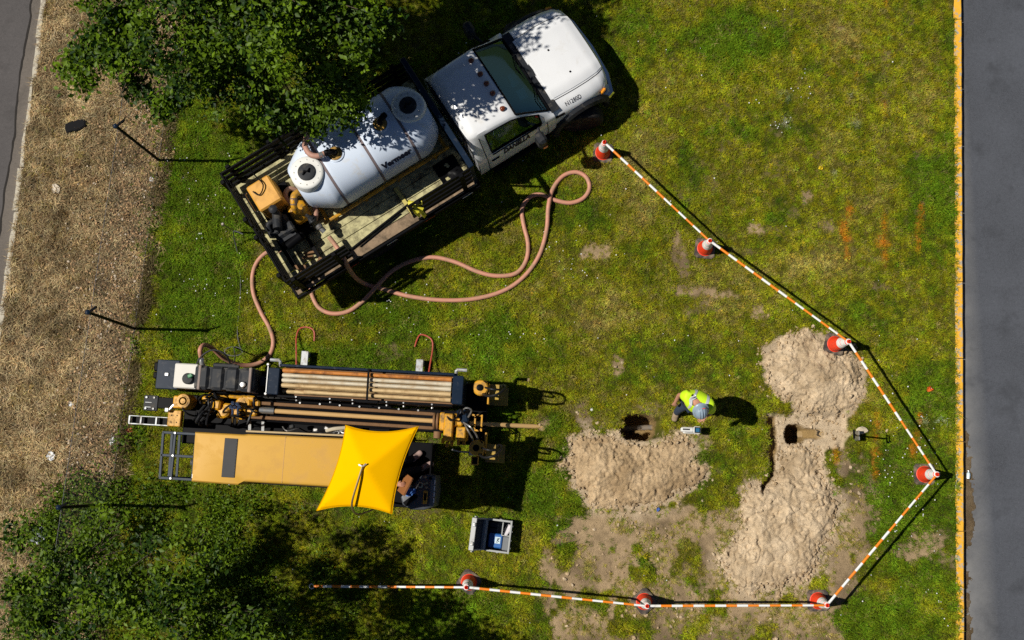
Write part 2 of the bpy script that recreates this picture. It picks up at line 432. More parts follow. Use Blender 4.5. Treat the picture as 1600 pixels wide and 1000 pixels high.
gx = axis_grid([(-220, -40, 30), (-40, -14, 4), (-14, -10.5, .25), (-10.5, -0.3, .07), (-0.3, 6.0, .022), (6.0, 8.0, .06), (8, 14, .5), (14, 40, 4), (40, 220, 30)])
gy = axis_grid([(-220, -40, 30), (-40, -8, 4), (-8, -4, .3), (-4, -1.8, .06), (-1.8, 2.9, .022), (2.9, 10.5, .07), (10.5, 14, .3), (14, 40, 4), (40, 220, 30)])
GX, GY = np.meshgrid(gx, gy, indexing='ij')
GZ = ground_z(GX, GY)
gm = masks(GX, GY)
outr = np.maximum(sstep(11.2, 11.9, GY), sstep(-4.5, -5.1, GY))
gc = grass_col(gm) * (0.28 + .38 * outr)[..., None]  # lawn base darkened to paint the shade in gaps between tufts
gc = lerp(gc, C_SOIL * np.array([.30, .28, .22]), np.full(GX.shape, 0.25))
gc = lerp(gc, C_STRAW * 0.26, gm['strip'])  # straw base darkened likewise, painting dark gaps between the stalks
sv_ = fbm(GX, GY, 1.4, 5, 15, .6)
soilc = lerp(np.broadcast_to(C_SOIL * .62, GX.shape + (3,)), C_SOIL * 1.35, sstep(.32, .68, sv_))
hd = np.maximum.reduce([poly_dist(GX, GY, q) for q in (POLY_A, POLY_B, POLY_C)])
soilc = lerp(soilc, C_PALE * .85, .8 * sstep(-.35, .0, hd + (gm['n2'] - .5) * .3))
gc = lerp(gc, soilc, sstep(0.12, 0.55, gm['soil']))
gc = lerp(gc, C_PALE * 0.92, gm['trench'])
gc = lerp(gc, np.array([0.60, 0.24, 0.03]), gm['paint'] * .7)
deep = sstep(-0.08, -0.2, GZ) * (GX < 7)
gc = lerp(gc, np.array([0.30, 0.20, 0.085]), deep)

def grid_mesh(name, X, Y, Z, cols=None, keep=None):
    nx, ny = X.shape
    me = bpy.data.meshes.new(name)
    co = np.stack([X, Y, Z], -1).reshape(-1, 3).astype(np.float32)
    I, J = np.meshgrid(np.arange(nx - 1), np.arange(ny - 1), indexing='ij')
    a = (I * ny + J).ravel()
    q = np.stack([a, a + ny, a + ny + 1, a + 1], 1)
    if keep is not None: q = q[keep.ravel()]
    me.vertices.add(len(co)); me.vertices.foreach_set('co', co.ravel())
    me.loops.add(q.size); me.loops.foreach_set('vertex_index', q.ravel().astype(np.int32))
    me.polygons.add(len(q)); me.polygons.foreach_set('loop_start', np.arange(0, q.size, 4, dtype=np.int32))
    me.update(calc_edges=True); me.shade_smooth()
    if cols is not None:
        at = me.attributes.new('tone', 'FLOAT_COLOR', 'POINT')
        at.data.foreach_set('color', np.concatenate([cols.reshape(-1, 3), np.ones((len(co), 1))], 1).astype(np.float32).ravel())
    return me

def soil_mat(name, attr=True, col=(0.5, 0.37, 0.22), bump=0.9):
    m, n, b, out = node_mat(name)
    pos = n.nodes.new('ShaderNodeNewGeometry').outputs['Position']
    if attr:
        a = n.nodes.new('ShaderNodeAttribute'); a.attribute_name = 'tone'; base = a.outputs['Color']
    else:
        base = mixrgb(n, ramp(n, noise(n, pos, 2.2, 7, .7, .5), [(.34, 0.0), (.62, 1.0)]), tuple(c * k for c, k in zip(col, (.76, .73, .68))), tuple(min(1, c * 1.14) for c in col))
    if not attr:
        base = mixrgb(n, ramp(n, noise(n, pos, 1.3, 6, .65, .4), [(.50, 0.0), (.64, .85)]), base, tuple(c * k for c, k in zip(col, (.62, .58, .52))))
    fine = ramp(n, noise(n, pos, 70, 6, .75), [(0.28, 0.55), (0.5, 1.0), (0.72, 1.28)])
    mid = ramp(n, noise(n, pos, 9, 4, .6), [(0.3, 0.82), (0.7, 1.14)])
    c = mixrgb(n, 1.0, base, fine, 'MULTIPLY'); c = mixrgb(n, 1.0, c, mid, 'MULTIPLY')
    n.links.new(c, b.inputs['Base Color']); b.inputs['Roughness'].default_value = 0.95
    b.inputs['Specular IOR Level'].default_value = 0.1
    bp = n.nodes.new('ShaderNodeBump'); bp.inputs['Strength'].default_value = bump; bp.inputs['Distance'].default_value = 0.022
    h = n.nodes.new('ShaderNodeMath'); h.operation = 'ADD'
    n.links.new(noise(n, pos, 34, 8, .72, .6), h.inputs[0]); n.links.new(noise(n, pos, 90, 4, .7), h.inputs[1])
    n.links.new(h.outputs[0], bp.inputs['Height']); n.links.new(bp.outputs[0], b.inputs['Normal'])
    return m
SOIL_G = soil_mat('lawn_soil'); SOIL_P = soil_mat('dry_spoil', False, tuple(C_PALE))
SOIL_P2 = soil_mat('tan_spoil', False, (0.55, 0.405, 0.245))
lawn_me = grid_mesh('lawn', GX, GY, GZ, gc); lawn_me.materials.append(SOIL_G)
link('lawn', lawn_me, kind='structure')

# ---- soil heaps
def heap(name, poly, hmax, mat, label, seed, res=0.016, fall=0.42, low=None):
    xs = [p[0] for p in poly]; ys = [p[1] for p in poly]
    X, Y = np.meshgrid(np.arange(min(xs) - .25, max(xs) + .25, res), np.arange(min(ys) - .25, max(ys) + .25, res), indexing='ij')
    d = poly_dist(X, Y, poly) + (fbm(X, Y, 4, 3, seed) - .5) * .30 + (fbm(X, Y, 14, 4, seed + 9, .7) - .5) * .34
    d = np.where(hole_depth(X, Y) < -.2, -1.0, d)
    body = 1 - np.exp(-(np.clip(d, 0, None) / fall) ** 1.45)
    lump = fbm(X, Y, 2.6, 4, seed + 2); rid = np.abs(fbm(X, Y, 6.5, 3, seed + 4) - .5) * 2
    clod = fbm(X, Y, 20, 3, seed + 6, .6)
    crack = 1 - sstep(0, .10, np.abs(fbm(X, Y, 4.5, 3, seed + 20) - .5))
    flat = sstep(.35, .62, fbm(X, Y, 1.9, 3, seed + 8))
    h = hmax * body * (0.45 + 0.85 * lump) - 0.015 * rid * body - 0.03 * crack * body + (0.004 + 0.016 * flat) * (clod - .45) * sstep(0, .10, d)
    big = fbm(X, Y, 11, 2, seed + 12); h = h + 0.09 * (fbm(X, Y, 3.2, 2, seed + 25) - .5) * body + 0.02 * sstep(.70, .8, big) * flat * sstep(0.02, .12, d)
    wx, wy = X + .03 * (fbm(X, Y, 12, 2, seed + 31) - .5), Y + .03 * (fbm(X, Y, 12, 2, seed + 33) - .5)
    rough = .25 + .75 * sstep(.40, .60, fbm(X, Y, 2.4, 3, seed + 35))
    for sc_, am in ((9.0, .040), (17.0, .024), (31.0, .013)):
        f1, f2, rv = worley(wx, wy, sc_, seed)
        h = h + am * rough * (rv ** 1.6) * sstep(.02, .45, f2 - f1) * sstep(.0, .09, d)
    g = np.maximum(ground_z(X, Y), -0.12)
    if low: g = np.maximum(g, low)
    Z = np.where(d > 0, g + 0.008 + h, g - 0.05)
    keep = (d[:-1, :-1] > -0.05)
    me = grid_mesh(name, X, Y, Z, None, keep); me.materials.append(mat)
    return link(name, me, label=label, cat='soil heap', group='heaps of dug soil')
heap('soil_heap', POLY_A, 0.20, SOIL_P2, 'wide tan soil heap directly below the dug hole beside the worker', 51)
heap('soil_heap', POLY_B, 0.25, SOIL_P, 'rounded pale soil heap with a traffic cone on its upper edge', 57)
heap('soil_heap', POLY_C, 0.13, SOIL_P, 'long pale spread of loose soil running down from the trench', 63, fall=.22)

def heap_z(x, y, poly, hmax):     # top of a heap at a point, for things that stand on it
    return 0.6 * hmax

# ---- right-hand road, kerb
def asphalt(name, base, dust, kx=None, axis=1.0):
    m, n, b, out = node_mat(name)
    pos = n.nodes.new('ShaderNodeNewGeometry').outputs['Position']
    c = mixrgb(n, ramp(n, noise(n, pos, 0.8, 6, .65), [(.32, 0.0), (.68, 1.0)]), tuple(v * .66 for v in base), tuple(v * 1.30 for v in base))
    c = mixrgb(n, 1.0, c, ramp(n, noise(n, pos, 16, 5, .8), [(.30, .72), (.70, 1.32)]), 'MULTIPLY')
    c = mixrgb(n, ramp(n, noise(n, pos, 55, 5, .8), [(.38, .0), (.68, 1.0)]), c, tuple(min(1, v * 1.7) for v in base))
    v = n.nodes.new('ShaderNodeTexVoronoi'); v.inputs['Scale'].default_value = 14; n.links.new(pos, v.inputs['Vector'])
    c = mixrgb(n, ramp(n, v.outputs['Distance'], [(0.0, 0.9), (0.07, 0.0)]), c, (0.32, 0.31, 0.30))
    if kx is not None:
        sx = n.nodes.new('ShaderNodeSeparateXYZ'); n.links.new(pos, sx.inputs[0])
        mr = n.nodes.new('ShaderNodeMapRange'); mr.inputs[1].default_value = kx; mr.inputs[2].default_value = kx + axis
        mr.inputs[3].default_value = 1.35; mr.inputs[4].default_value = 0.0
        n.links.new(sx.outputs[0], mr.inputs[0])
        mm = n.nodes.new('ShaderNodeMath'); mm.operation = 'MULTIPLY'
        n.links.new(mr.outputs[0], mm.inputs[0]); n.links.new(noise(n, pos, 2.2, 5, .6), mm.inputs[1])
        c = mixrgb(n, mm.outputs[0], c, dust)
    st2 = ramp(n, noise(n, pos, 1.7, 4, .6), [(.55, 0.0), (.72, .55)]); c = mixrgb(n, st2, c, tuple(v * .55 for v in base))
    n.links.new(c, b.inputs['Base Color']); b.inputs['Roughness'].default_value = 0.85
    bp = n.nodes.new('ShaderNodeBump'); bp.inputs['Strength'].default_value = .35; bp.inputs['Distance'].default_value = .006
    n.links.new(noise(n, pos, 170, 3, .6), bp.inputs['Height']); n.links.new(bp.outputs[0], b.inputs['Normal'])
    return m
ROAD_Z = -0.13
kx0 = float(kerb_x(0))
b = MB()
ys = [-220, -40, -6, 0, 6, 14, 40, 220]
b.grid(lambda u, v: (float(kerb_x(v)) + 0.04 + u, v, ROAD_Z), [0, .6, 1.2, 2.5, 7.0], ys)
mk('road', b, asphalt('road_asphalt', (0.047, 0.051, 0.061), (0.24, 0.235, 0.225), kx0, 0.62), kind='structure')
b = MB().grid(lambda u, v: (float(kerb_x(v)) + 7.0 + u, v, -0.02), [0, 30, 200], ys)
mk('far_verge', b, pmat('far_verge', (0.10, 0.12, 0.03), .95, var=.3, vscale=1.5, world_pos=True), kind='structure')

def kerb_paint(name, paint, conc, amt):
    m, n, b_, out = node_mat(name)
    pos = n.nodes.new('ShaderNodeNewGeometry').outputs['Position']
    pc = mixrgb(n, noise(n, pos, 14, 4), tuple(v * .82 for v in paint), tuple(min(1, v * 1.12) for v in paint))
    cc = mixrgb(n, noise(n, pos, 60, 4), tuple(v * .7 for v in conc), tuple(v * 1.2 for v in conc))
    f = ramp(n, noise(n, pos, 11, 7, .75, .4), [(amt, 1.0), (amt + .05, 0.0)])
    n.links.new(mixrgb(n, f, pc, cc), b_.inputs['Base Color']); b_.inputs['Roughness'].default_value = .8
    bp = n.nodes.new('ShaderNodeBump'); bp.inputs['Strength'].default_value = .4; bp.inputs['Distance'].default_value = .008
    n.links.new(noise(n, pos, 40, 4), bp.inputs['Height']); n.links.new(bp.outputs[0], b_.inputs['Normal'])
    return m
KY = kerb_paint('yellow_kerb_paint', (0.76, 0.40, 0.025), (0.36, 0.34, 0.30), 0.43)
KW = kerb_paint('white_edge_paint', (0.46, 0.42, 0.33), (0.30, 0.26, 0.20), 0.44)
kerb = link('kerb', None, kind='structure')
joints = [-1000, -820, -660, -520, -390, -260, -110, 30, 135, 225, 330, 440, 560, 690, 830, 965, 1090, 1220, 1360, 1510, 1680, 1860]
for i in range(len(joints) - 1):
    y1, y0 = P(1500, joints[i], .02).y - .006, P(1500, joints[i + 1], .02).y + .006
    st = 10; b = MB()
    vs = []
    for k in range(st + 1):
        y = y0 + (y1 - y0) * k / st; x = float(kerb_x(y))
        j = (random.random() - .5) * .03; j2 = (random.random() - .5) * .007
        for (dx, z) in ((-.072 + j, -.3), (-.072 + j, .002), (-.06 + j, .018), (.055 + j2, .02), (.072 + j2, 0.0), (.078, -.3)):
            vs.append((x + dx, y, z + (.004 if i % 3 else 0)))
    fs = []
    for k in range(st):
        for q in range(5): fs.append((k * 6 + q, k * 6 + q + 1, k * 6 + q + 7, k * 6 + q + 6)[::-1])
    fs += [tuple(range(6)), tuple(range(st * 6, st * 6 + 6))[::-1]]
    b.add(vs, fs); mk('kerb_stone', b, KY, kerb)

# dirt washed into the gutter
xs_, ys_ = np.meshgrid(np.arange(0, 0.42, .02), np.arange(P(1515, 1060).y, P(1515, 640).y, .02), indexing='ij')
gd = 0.16 - xs_ + (fbm(xs_, ys_, 5, 5, 71, .65) - .5) * .42 + .10 * np.exp(-((ys_ - P(1515, 790).y) / .55) ** 2) - .12 * np.exp(-((ys_ - P(1515, 870).y) / .2) ** 2) - .2 * sstep(P(1515, 690).y, P(1515, 640).y, ys_)
Zs = np.where(gd > 0, ROAD_Z + .004 + .025 * np.clip(gd, 0, .3) * (1 + fbm(xs_, ys_, 14, 3, 72)), ROAD_Z - .01)
me = grid_mesh('gutter_dirt', kerb_x(ys_) + .075 + xs_, ys_, Zs, None, (gd[:-1, :-1] > -.02))
me.materials.append(soil_mat('gutter_soil', False, (0.17, 0.125, 0.075)))
link('gutter_dirt', me, label='brown dirt washed along the foot of the yellow kerb', cat='dirt', kind='stuff')

# ---- left-hand road
b = MB().grid(lambda u, v: (float(lroad_x(v)) - .10 - u, v, -0.07), [0, 1, 3, 8], ys)
mk('road', b, asphalt('old_asphalt', (0.052, 0.047, 0.046), (.2, .18, .15)), kind='structure')
b = MB().grid(lambda u, v: (float(lroad_x(v)) - 8.1 - u, v, -0.04), [0, 30, 200], ys)
mk('far_verge', b, MATS['far_verge'], kind='structure')
# gutter strip of older, paler tarmac with a ragged edge
b = MB(); rows = np.arange(-9, 16, .12)
b.grid(lambda u, v: (float(lroad_x(v)) - .08 - u * (.24 + .09 * (float(vnoise(0, v, 2.0, 4)) - .5) + .04 * float(vnoise(1, v, 9, 4))), v, -0.064), [0, 1], list(rows))
mk('gutter_strip', b, asphalt('gutter_tarmac', (0.085, 0.072, 0.060), (.2, .18, .15)), kind='structure')
b = MB().grid(lambda u, v: (float(lroad_x(v)) - .08 - (.24 + .09 * (float(vnoise(0, v, 2.0, 4)) - .5) + .04 * float(vnoise(1, v, 9, 4))) - (u - .5) * (.02 + .03 * float(vnoise(5, v, 4, 4))), v, -0.060), [0, 1], list(rows))
mk('tarmac_seam', b, pmat('seam_dark', (.028, .025, .023), .95, world_pos=True), kind='structure')
edge = link('road_edge', None, kind='structure')
e_j = [P(40, v).y for v in (-700, -560, -420, -290, -160, -60, 60, 160, 262, 330, 430, 540, 700, 880, 1080, 1260, 1460)]
for i in range(len(e_j) - 1):
    y1, y0 = e_j[i] - .012, e_j[i + 1] + .012; st = 14; vs = []; fs = []; b = MB()
    for k in range(st + 1):
        y = y0 + (y1 - y0) * k / st; x = float(lroad_x(y)) - (.05 if i % 3 == 2 else .02)
        w = .055 + .04 * (float(vnoise(3, y, 3.0, 8)) - .5) + .012 * random.random(); w2 = .045 + .03 * (float(vnoise(7, y, 4.0, 8)) - .5) + .008 * random.random()
        for (dx, z) in ((-w - .01, -.2), (-w, .012), (w2, .016), (w2 + .01, -.2)): vs.append((x + dx, y, z))
    for k in range(st):
        for q in range(3): fs.append((k * 4 + q, k * 4 + q + 1, k * 4 + q + 5, k * 4 + q + 4)[::-1])
    fs += [(0, 1, 2, 3), tuple(st * 4 + q for q in (3, 2, 1, 0))]
    b.add(vs, fs); mk('kerb_stone', b, KW, edge)
# ================================================================== GRASS AND LITTER (uncountable)
def grass_mat(name, attr, trans=0.35, rough=0.55):
    m = bpy.data.materials.new(name); m.use_nodes = True
    n = m.node_tree; n.nodes.clear()
    out = n.nodes.new('ShaderNodeOutputMaterial')
    a = n.nodes.new('ShaderNodeAttribute'); a.attribute_type = 'INSTANCER'; a.attribute_name = attr
    v = n.nodes.new('ShaderNodeAttribute'); v.attribute_name = 'shade'
    c = mixrgb(n, 1.0, a.outputs['Color'], v.outputs['Color'], 'MULTIPLY')
    d = n.nodes.new('ShaderNodeBsdfPrincipled'); d.inputs['Roughness'].default_value = rough
    d.inputs['Specular IOR Level'].default_value = 0.03
    t = n.nodes.new('ShaderNodeBsdfTranslucent')
    n.links.new(c, d.inputs['Base Color']); n.links.new(c, t.inputs['Color'])
    mx = n.nodes.new('ShaderNodeMixShader'); mx.inputs[0].default_value = trans
    n.links.new(d.outputs[0], mx.inputs[1]); n.links.new(t.outputs[0], mx.inputs[2]); n.links.new(mx.outputs[0], out.inputs[0])
    return m

def blade_mesh(name, mat, nb, spread, h0, h1, w, lean, seed, flat=0.0):
    r = random.Random(seed); vs = []; fs = []; sh = []
    for _ in range(nb):
        a = r.random() * 6.283; d = spread * math.sqrt(r.random())
        bx, by = math.cos(a) * d, math.sin(a) * d
        yaw = r.random() * 6.283; ln = r.uniform(*lean); h = r.uniform(h0, h1)
        dx, dy = math.cos(yaw), math.sin(yaw); px, py = -dy * w / 2, dx * w / 2
        mid = (bx + dx * h * ln * .35, by + dy * h * ln * .35, h * (.6 - .3 * flat))
        tip = (bx + dx * h * ln, by + dy * h * ln, h * (1 - .55 * ln * .6 - flat * .5))
        o = len(vs); z0 = 0.006 if flat else -0.01
        vs += [(bx - px, by - py, z0), (bx + px, by + py, z0), (mid[0] + px * .8, mid[1] + py * .8, mid[2]), (mid[0] - px * .8, mid[1] - py * .8, mid[2]), tip]
        fs += [(o, o + 1, o + 2, o + 3), (o + 3, o + 2, o + 4)]
        k = r.uniform(.5, 1.5); wr = r.uniform(.88, 1.15)
        sh += [(k * wr, k, k * .9)] * 5
    me = bpy.data.meshes.new(name); me.from_pydata(vs, [], fs); me.materials.append(mat)
    at = me.attributes.new('shade', 'FLOAT_COLOR', 'POINT')
    at.data.foreach_set('color', np.concatenate([np.array(sh), np.ones((len(sh), 1))], 1).astype(np.float32).ravel())
    return me

def bits_mesh(name, mat, polys):
    vs = []; fs = []; sh = []
    for pts, k in polys:
        o = len(vs); vs += pts; fs.append(tuple(range(o, o + len(pts)))); sh += [(k, k, k)] * len(pts)
    me = bpy.data.meshes.new(name); me.from_pydata(vs, [], fs); me.materials.append(mat)
    at = me.attributes.new('shade', 'FLOAT_COLOR', 'POINT')
    at.data.foreach_set('color', np.concatenate([np.array(sh), np.ones((len(sh), 1))], 1).astype(np.float32).ravel())
    return me

def scatter(name, variants, pts, rot, scl, col, label, cat):
    src = bpy.data.collections.new(name + '_source')
    for i, me in enumerate(variants): src.objects.link(bpy.data.objects.new('%s_piece_%02d' % (name, i), me))
    me = bpy.data.meshes.new(name); me.vertices.add(len(pts)); me.vertices.foreach_set('co', pts.astype(np.float32).ravel())
    for nm, ty, arr, key in (('rot', 'FLOAT_VECTOR', rot, 'vector'), ('scl', 'FLOAT', scl, 'value'), ('gcol', 'FLOAT_VECTOR', col, 'vector')):
        at = me.attributes.new(nm, ty, 'POINT'); at.data.foreach_set(key, arr.astype(np.float32).ravel())
    o = link(name, me, label=label, cat=cat, kind='stuff')
    g = bpy.data.node_groups.new(name, 'GeometryNodeTree')
    g.interface.new_socket('Geometry', in_out='INPUT', socket_type='NodeSocketGeometry')
    g.interface.new_socket('Geometry', in_out='OUTPUT', socket_type='NodeSocketGeometry')
    N = g.nodes.new; L = g.links.new
    gi, go = N('NodeGroupInput'), N('NodeGroupOutput')
    ip = N('GeometryNodeInstanceOnPoints'); ci = N('GeometryNodeCollectionInfo')
    ci.inputs['Collection'].default_value = src; ci.inputs['Separate Children'].default_value = True; ci.inputs['Reset Children'].default_value = True
    ip.inputs['Pick Instance'].default_value = True
    r = N('GeometryNodeInputNamedAttribute'); r.data_type = 'FLOAT_VECTOR'; r.inputs['Name'].default_value = 'rot'
    s = N('GeometryNodeInputNamedAttribute'); s.data_type = 'FLOAT'; s.inputs['Name'].default_value = 'scl'
    e = N('FunctionNodeEulerToRotation')
    L(gi.outputs[0], ip.inputs['Points']); L(ci.outputs[0], ip.inputs['Instance'])
    L(r.outputs[0], e.inputs[0]); L(e.outputs[0], ip.inputs['Rotation']); L(s.outputs[0], ip.inputs['Scale'])
    L(ip.outputs[0], go.inputs[0])
    md = o.modifiers.new('scatter', 'NODES'); md.node_group = g
    return o

GRASS = grass_mat('grass_blades', 'gcol', 0.3)
STRAW = grass_mat('straw_blades', 'gcol', 0.15, .7)

def rot_rand(n, tilt):
    return np.stack([RNG.normal(0, tilt, n), RNG.normal(0, tilt, n), RNG.uniform(0, 6.283, n)], 1)

def on_heap(x, y):
    return np.maximum(np.maximum(poly_dist(x, y, POLY_A), poly_dist(x, y, POLY_B)), poly_dist(x, y, POLY_C))

# lawn
N = 138000
x = RNG.uniform(-8.3, 7.75, N); y = RNG.uniform(-5.1, 11.9, N)
m = masks(x, y)
dens = (1 - .94 * sstep(.12, .75, m['soil'])) * (1 - m['trench']) * (1 - .9 * m['strip'])
dens *= (x < kerb_x(y) - .045)
dens *= sstep(.05, -.10, on_heap(x, y) + (fbm(x, y, 7, 2, 81) - .5) * .3)
dens *= sstep(-.04, -.01, hole_depth(x, y))
k = RNG.random(N) < dens
x, y = x[k], y[k]; m = {a: v[k] for a, v in m.items()}; n = len(x)
col = grass_col(m) * (0.60 + 0.80 * RNG.random(n))[:, None]
cl = fbm(x, y, 6.5, 3, 92); col *= ((0.80 + 0.4 * fbm(x, y, 0.6, 3, 91)) * (0.55 + .9 * cl))[:, None]
hue = RNG.normal(0, .10, n); col[:, 0] *= 1 + hue; col[:, 1] *= 1 - .3 * hue
odd = RNG.random(n) < .05 + .22 * sstep(.2, .6, m['dry']); col[odd] = col[odd] * .35 + .65 * np.array([.40, .31, .14]) * (0.4 + .8 * RNG.random(odd.sum()))[:, None]
col = lerp(col, np.array([0.72, 0.27, 0.02]), np.clip(m['paint'] * 1.0 * (RNG.random(n) < .62), 0, 1))
col = lerp(col, np.array([0.55, 0.56, 0.52]), np.clip(m['wp'] * 1.1 * (RNG.random(n) < .6), 0, 1))
tall = (0.70 + .45 * cl) * (0.70 + .45 * fbm(x, y, 1.5, 3, 95)) * (0.85 + .35 * m['lush']) * RNG.uniform(.8, 1.25, n) * (1 - .35 * sstep(.1, .5, m['soil']))
variants = [blade_mesh('lawn_tuft', GRASS, 20, .062, .035, .085, .0075, (.25, 1.1), s) for s in range(5)] + \
           [blade_mesh('coarse_tuft', GRASS, 18, .055, .05, .105, .0095, (.5, 1.3), 20 + s) for s in range(2)]
scatter('lawn_grass', variants, np.stack([x, y, ground_z(x, y)], 1), rot_rand(n, .10), tall, col, 'short patchy green and yellow grass over the whole lawn', 'grass')

# dead grass on the strip behind the fence
N = 31000
x = RNG.uniform(-11.2, -7.2, N); y = RNG.uniform(-5.1, 11.9, N); m = masks(x, y)
k = (RNG.random(N) < m['strip'] * (.35 + .9 * m['n1'])) & (x > lroad_x(y) + .02); x, y = x[k], y[k]; n = len(x); nn = m['n1'][k]
col = C_STRAW[None] * (RNG.uniform(.40, 1.35, n) * (.30 + 1.35 * fbm(x, y, 2.8, 4, 96)))[:, None] * np.array([1, .97, .9]) ** RNG.normal(0, 1, (n, 1))
g = RNG.random(n) < .03 + .08 * (nn > .60); col[g] = col[g] * np.array([.72, .74, .45])
br = RNG.random(n) < .15; col[br] *= np.array([.5, .42, .38])
variants = [blade_mesh('dead_tuft', STRAW, 16, .05, .03, .11, .0085, (.8, 1.9), 40 + s, .6) for s in range(5)]
scatter('dead_grass', variants, np.stack([x, y, ground_z(x, y)], 1), rot_rand(n, .15), RNG.uniform(.7, 1.35, n), col, 'dry straw coloured grass on the strip between fence and left road', 'dead grass')

# rank dead growth along the fence foot, shadow there put into its dark colour
N = 1500
y = RNG.uniform(-3.8, 9.8, N); x = fence_x(y) + RNG.normal(.10, .032, N) + .10 * (fbm(y * 0, y, 1.2, 3, 98) - .5); k = RNG.random(N) < sstep(.38, .58, fbm(y * 0 + 3, y, 1.8, 3, 99)); x, y = x[k], y[k]; n = len(x)
col = C_STRAW[None] * np.array([.30, .31, .26]) * RNG.uniform(.4, 1.2, n)[:, None]
scatter('fence_growth', variants, np.stack([x, y, ground_z(x, y)], 1), rot_rand(n, .25), RNG.uniform(.8, 1.7, n), col, 'tall dead growth along the fence foot, dark with shadow coloured in', 'dead grass')

# withered tufts on the bare soil
N = 9000
x = RNG.uniform(-.4, 6.6, N); y = RNG.uniform(-3.6, 1.2, N); m = masks(x, y)
k = (RNG.random(N) < .95 * sstep(.3, .8, m['soil']) * sstep(.36, .56, fbm(x, y, 3.2, 3, 97))) & (on_heap(x, y) < -.02) & (m['trench'] < .3); x, y = x[k], y[k]; n = len(x)
col = C_DRY[None] * RNG.uniform(.35, 1.0, n)[:, None]; g = RNG.random(n) < .3; col[g] *= np.array([.6, .85, .4])
scatter('withered_grass', variants, np.stack([x, y, ground_z(x, y)], 1), rot_rand(n, .2), RNG.uniform(.35, .75, n), col, 'thin withered grass on the trampled bare soil', 'dead grass')

# fallen leaves and chips on the strip
def chip(l, w, kz, k): return ([(-l / 2, -w * .3, .004), (0, -w / 2, kz), (l / 2, 0, .006), (.1 * l, w / 2, kz * .7), (-l * .35, w * .35, .003)], k)
rr = random.Random(3)
variants = [bits_mesh('dry_leaf', STRAW, [chip(rr.uniform(.035, .06), rr.uniform(.018, .034), rr.uniform(.006, .022), 1)]) for _ in range(6)]
N = 22000
x = RNG.uniform(-9.6, -7.3, N); y = RNG.uniform(-3.8, 10, N); m = masks(x, y)
f = fence_x(y); k = (RNG.random(N) < m['strip'] * np.clip(np.exp(-((x - f + .25) / .62) ** 2) * 1.1 + .15, 0, 1)) & (x > lroad_x(y) + .05)
x, y = x[k], y[k]; n = len(x)
col = np.array([0.44, 0.28, 0.15])[None] * RNG.uniform(.25, 1.45, n)[:, None]
pl = RNG.random(n) < .12; col[pl] = np.array([.62, .52, .40])
scatter('leaf_litter', variants, np.stack([x, y, ground_z(x, y) + RNG.uniform(.005, .05, n)], 1), rot_rand(n, .35), RNG.uniform(.7, 1.4, n), col, 'curled brown leaves and chips lying along the chain link fence', 'leaf litter')

# clover heads
N = 8500
x = RNG.uniform(-8, 7, N); y = RNG.uniform(-3.6, 9.4, N); m = masks(x, y)
patch = np.maximum.reduce([ell(x, y, *q) for q in ((300,300,70,130),(350,440,60,60),(1430,600,60,40),(1420,700,70,60),(1390,790,60,70),(1460,900,60,90),(600,480,120,30),(1225,160,50,60),(400,330,90,60),(760,540,90,40),(620,540,60,30),(900,400,60,40),(480,460,40,40),(1340,930,60,30))])
k = (RNG.random(N) < (.05 + .85 * patch) * (1 - m['soil']) * (1 - m['strip']) * (1 - m['trench']) * sstep(.42, .6, fbm(x, y, 3, 3, 99))) & (on_heap(x, y) < 0) & (x < kerb_x(y) - .1)
x, y = x[k], y[k]; n = len(x)
hexa = [([(.011 * math.cos(a), .011 * math.sin(a), .072) for a in np.arange(6) * 1.0472], 1.0), ([(.008 * math.cos(a), .008 * math.sin(a), .08) for a in np.arange(6) * 1.0472], 1.1)]
scatter('clover_flowers', [bits_mesh('clover_head', STRAW, hexa)], np.stack([x, y, ground_z(x, y)], 1), rot_rand(n, .25), RNG.uniform(.6, 1.25, n), np.full((n, 3), .74), 'tiny white clover flowers dotted through the lawn', 'flowers')

# soil crumbs and small stones
def crumb(seed):
    r = random.Random(seed); bm_ = bmesh.new(); bmesh.ops.create_icosphere(bm_, subdivisions=1, radius=.02)
    for v in bm_.verts: v.co *= r.uniform(.7, 1.25); v.co.z *= .75
    me = bpy.data.meshes.new('crumb'); bm_.to_mesh(me); bm_.free(); me.materials.append(SOIL_P if seed % 2 else SOIL_P2); return me
N = 16000
x = RNG.uniform(-.6, 6.2, N); y = RNG.uniform(-3.3, 2.9, N); m = masks(x, y)
d = on_heap(x, y)
k = RNG.random(N) < np.clip(.12 * m['soil'] + .5 * m['trench'] + .8 * np.exp(-(d / .13) ** 2), 0, 1)
k &= (d < .12) & (hole_depth(x, y) > -.13)
x, y = x[k], y[k]; n = len(x); gz = np.maximum(ground_z(x, y), -.14)
scatter('soil_crumbs', [crumb(s) for s in range(6)], np.stack([x, y, gz + np.clip(d[k], 0, 1) * .5 + .006], 1), rot_rand(n, 1), RNG.uniform(.25, 1.0, n) ** 3 * 2.2 + .12, np.full((n, 3), .5), 'loose soil crumbs and pebbles scattered round the heaps', 'crumbs')
# ================================================================== TRUCK
TY = math.radians(32)
truck = thing('flatbed_truck', 'white single cab flatbed work truck with black stake rails, parked beside the tree', 'truck', (-5.37, 4.19, 0), TY)
def ip(x, xs, ys): return float(np.interp(x, xs, ys))

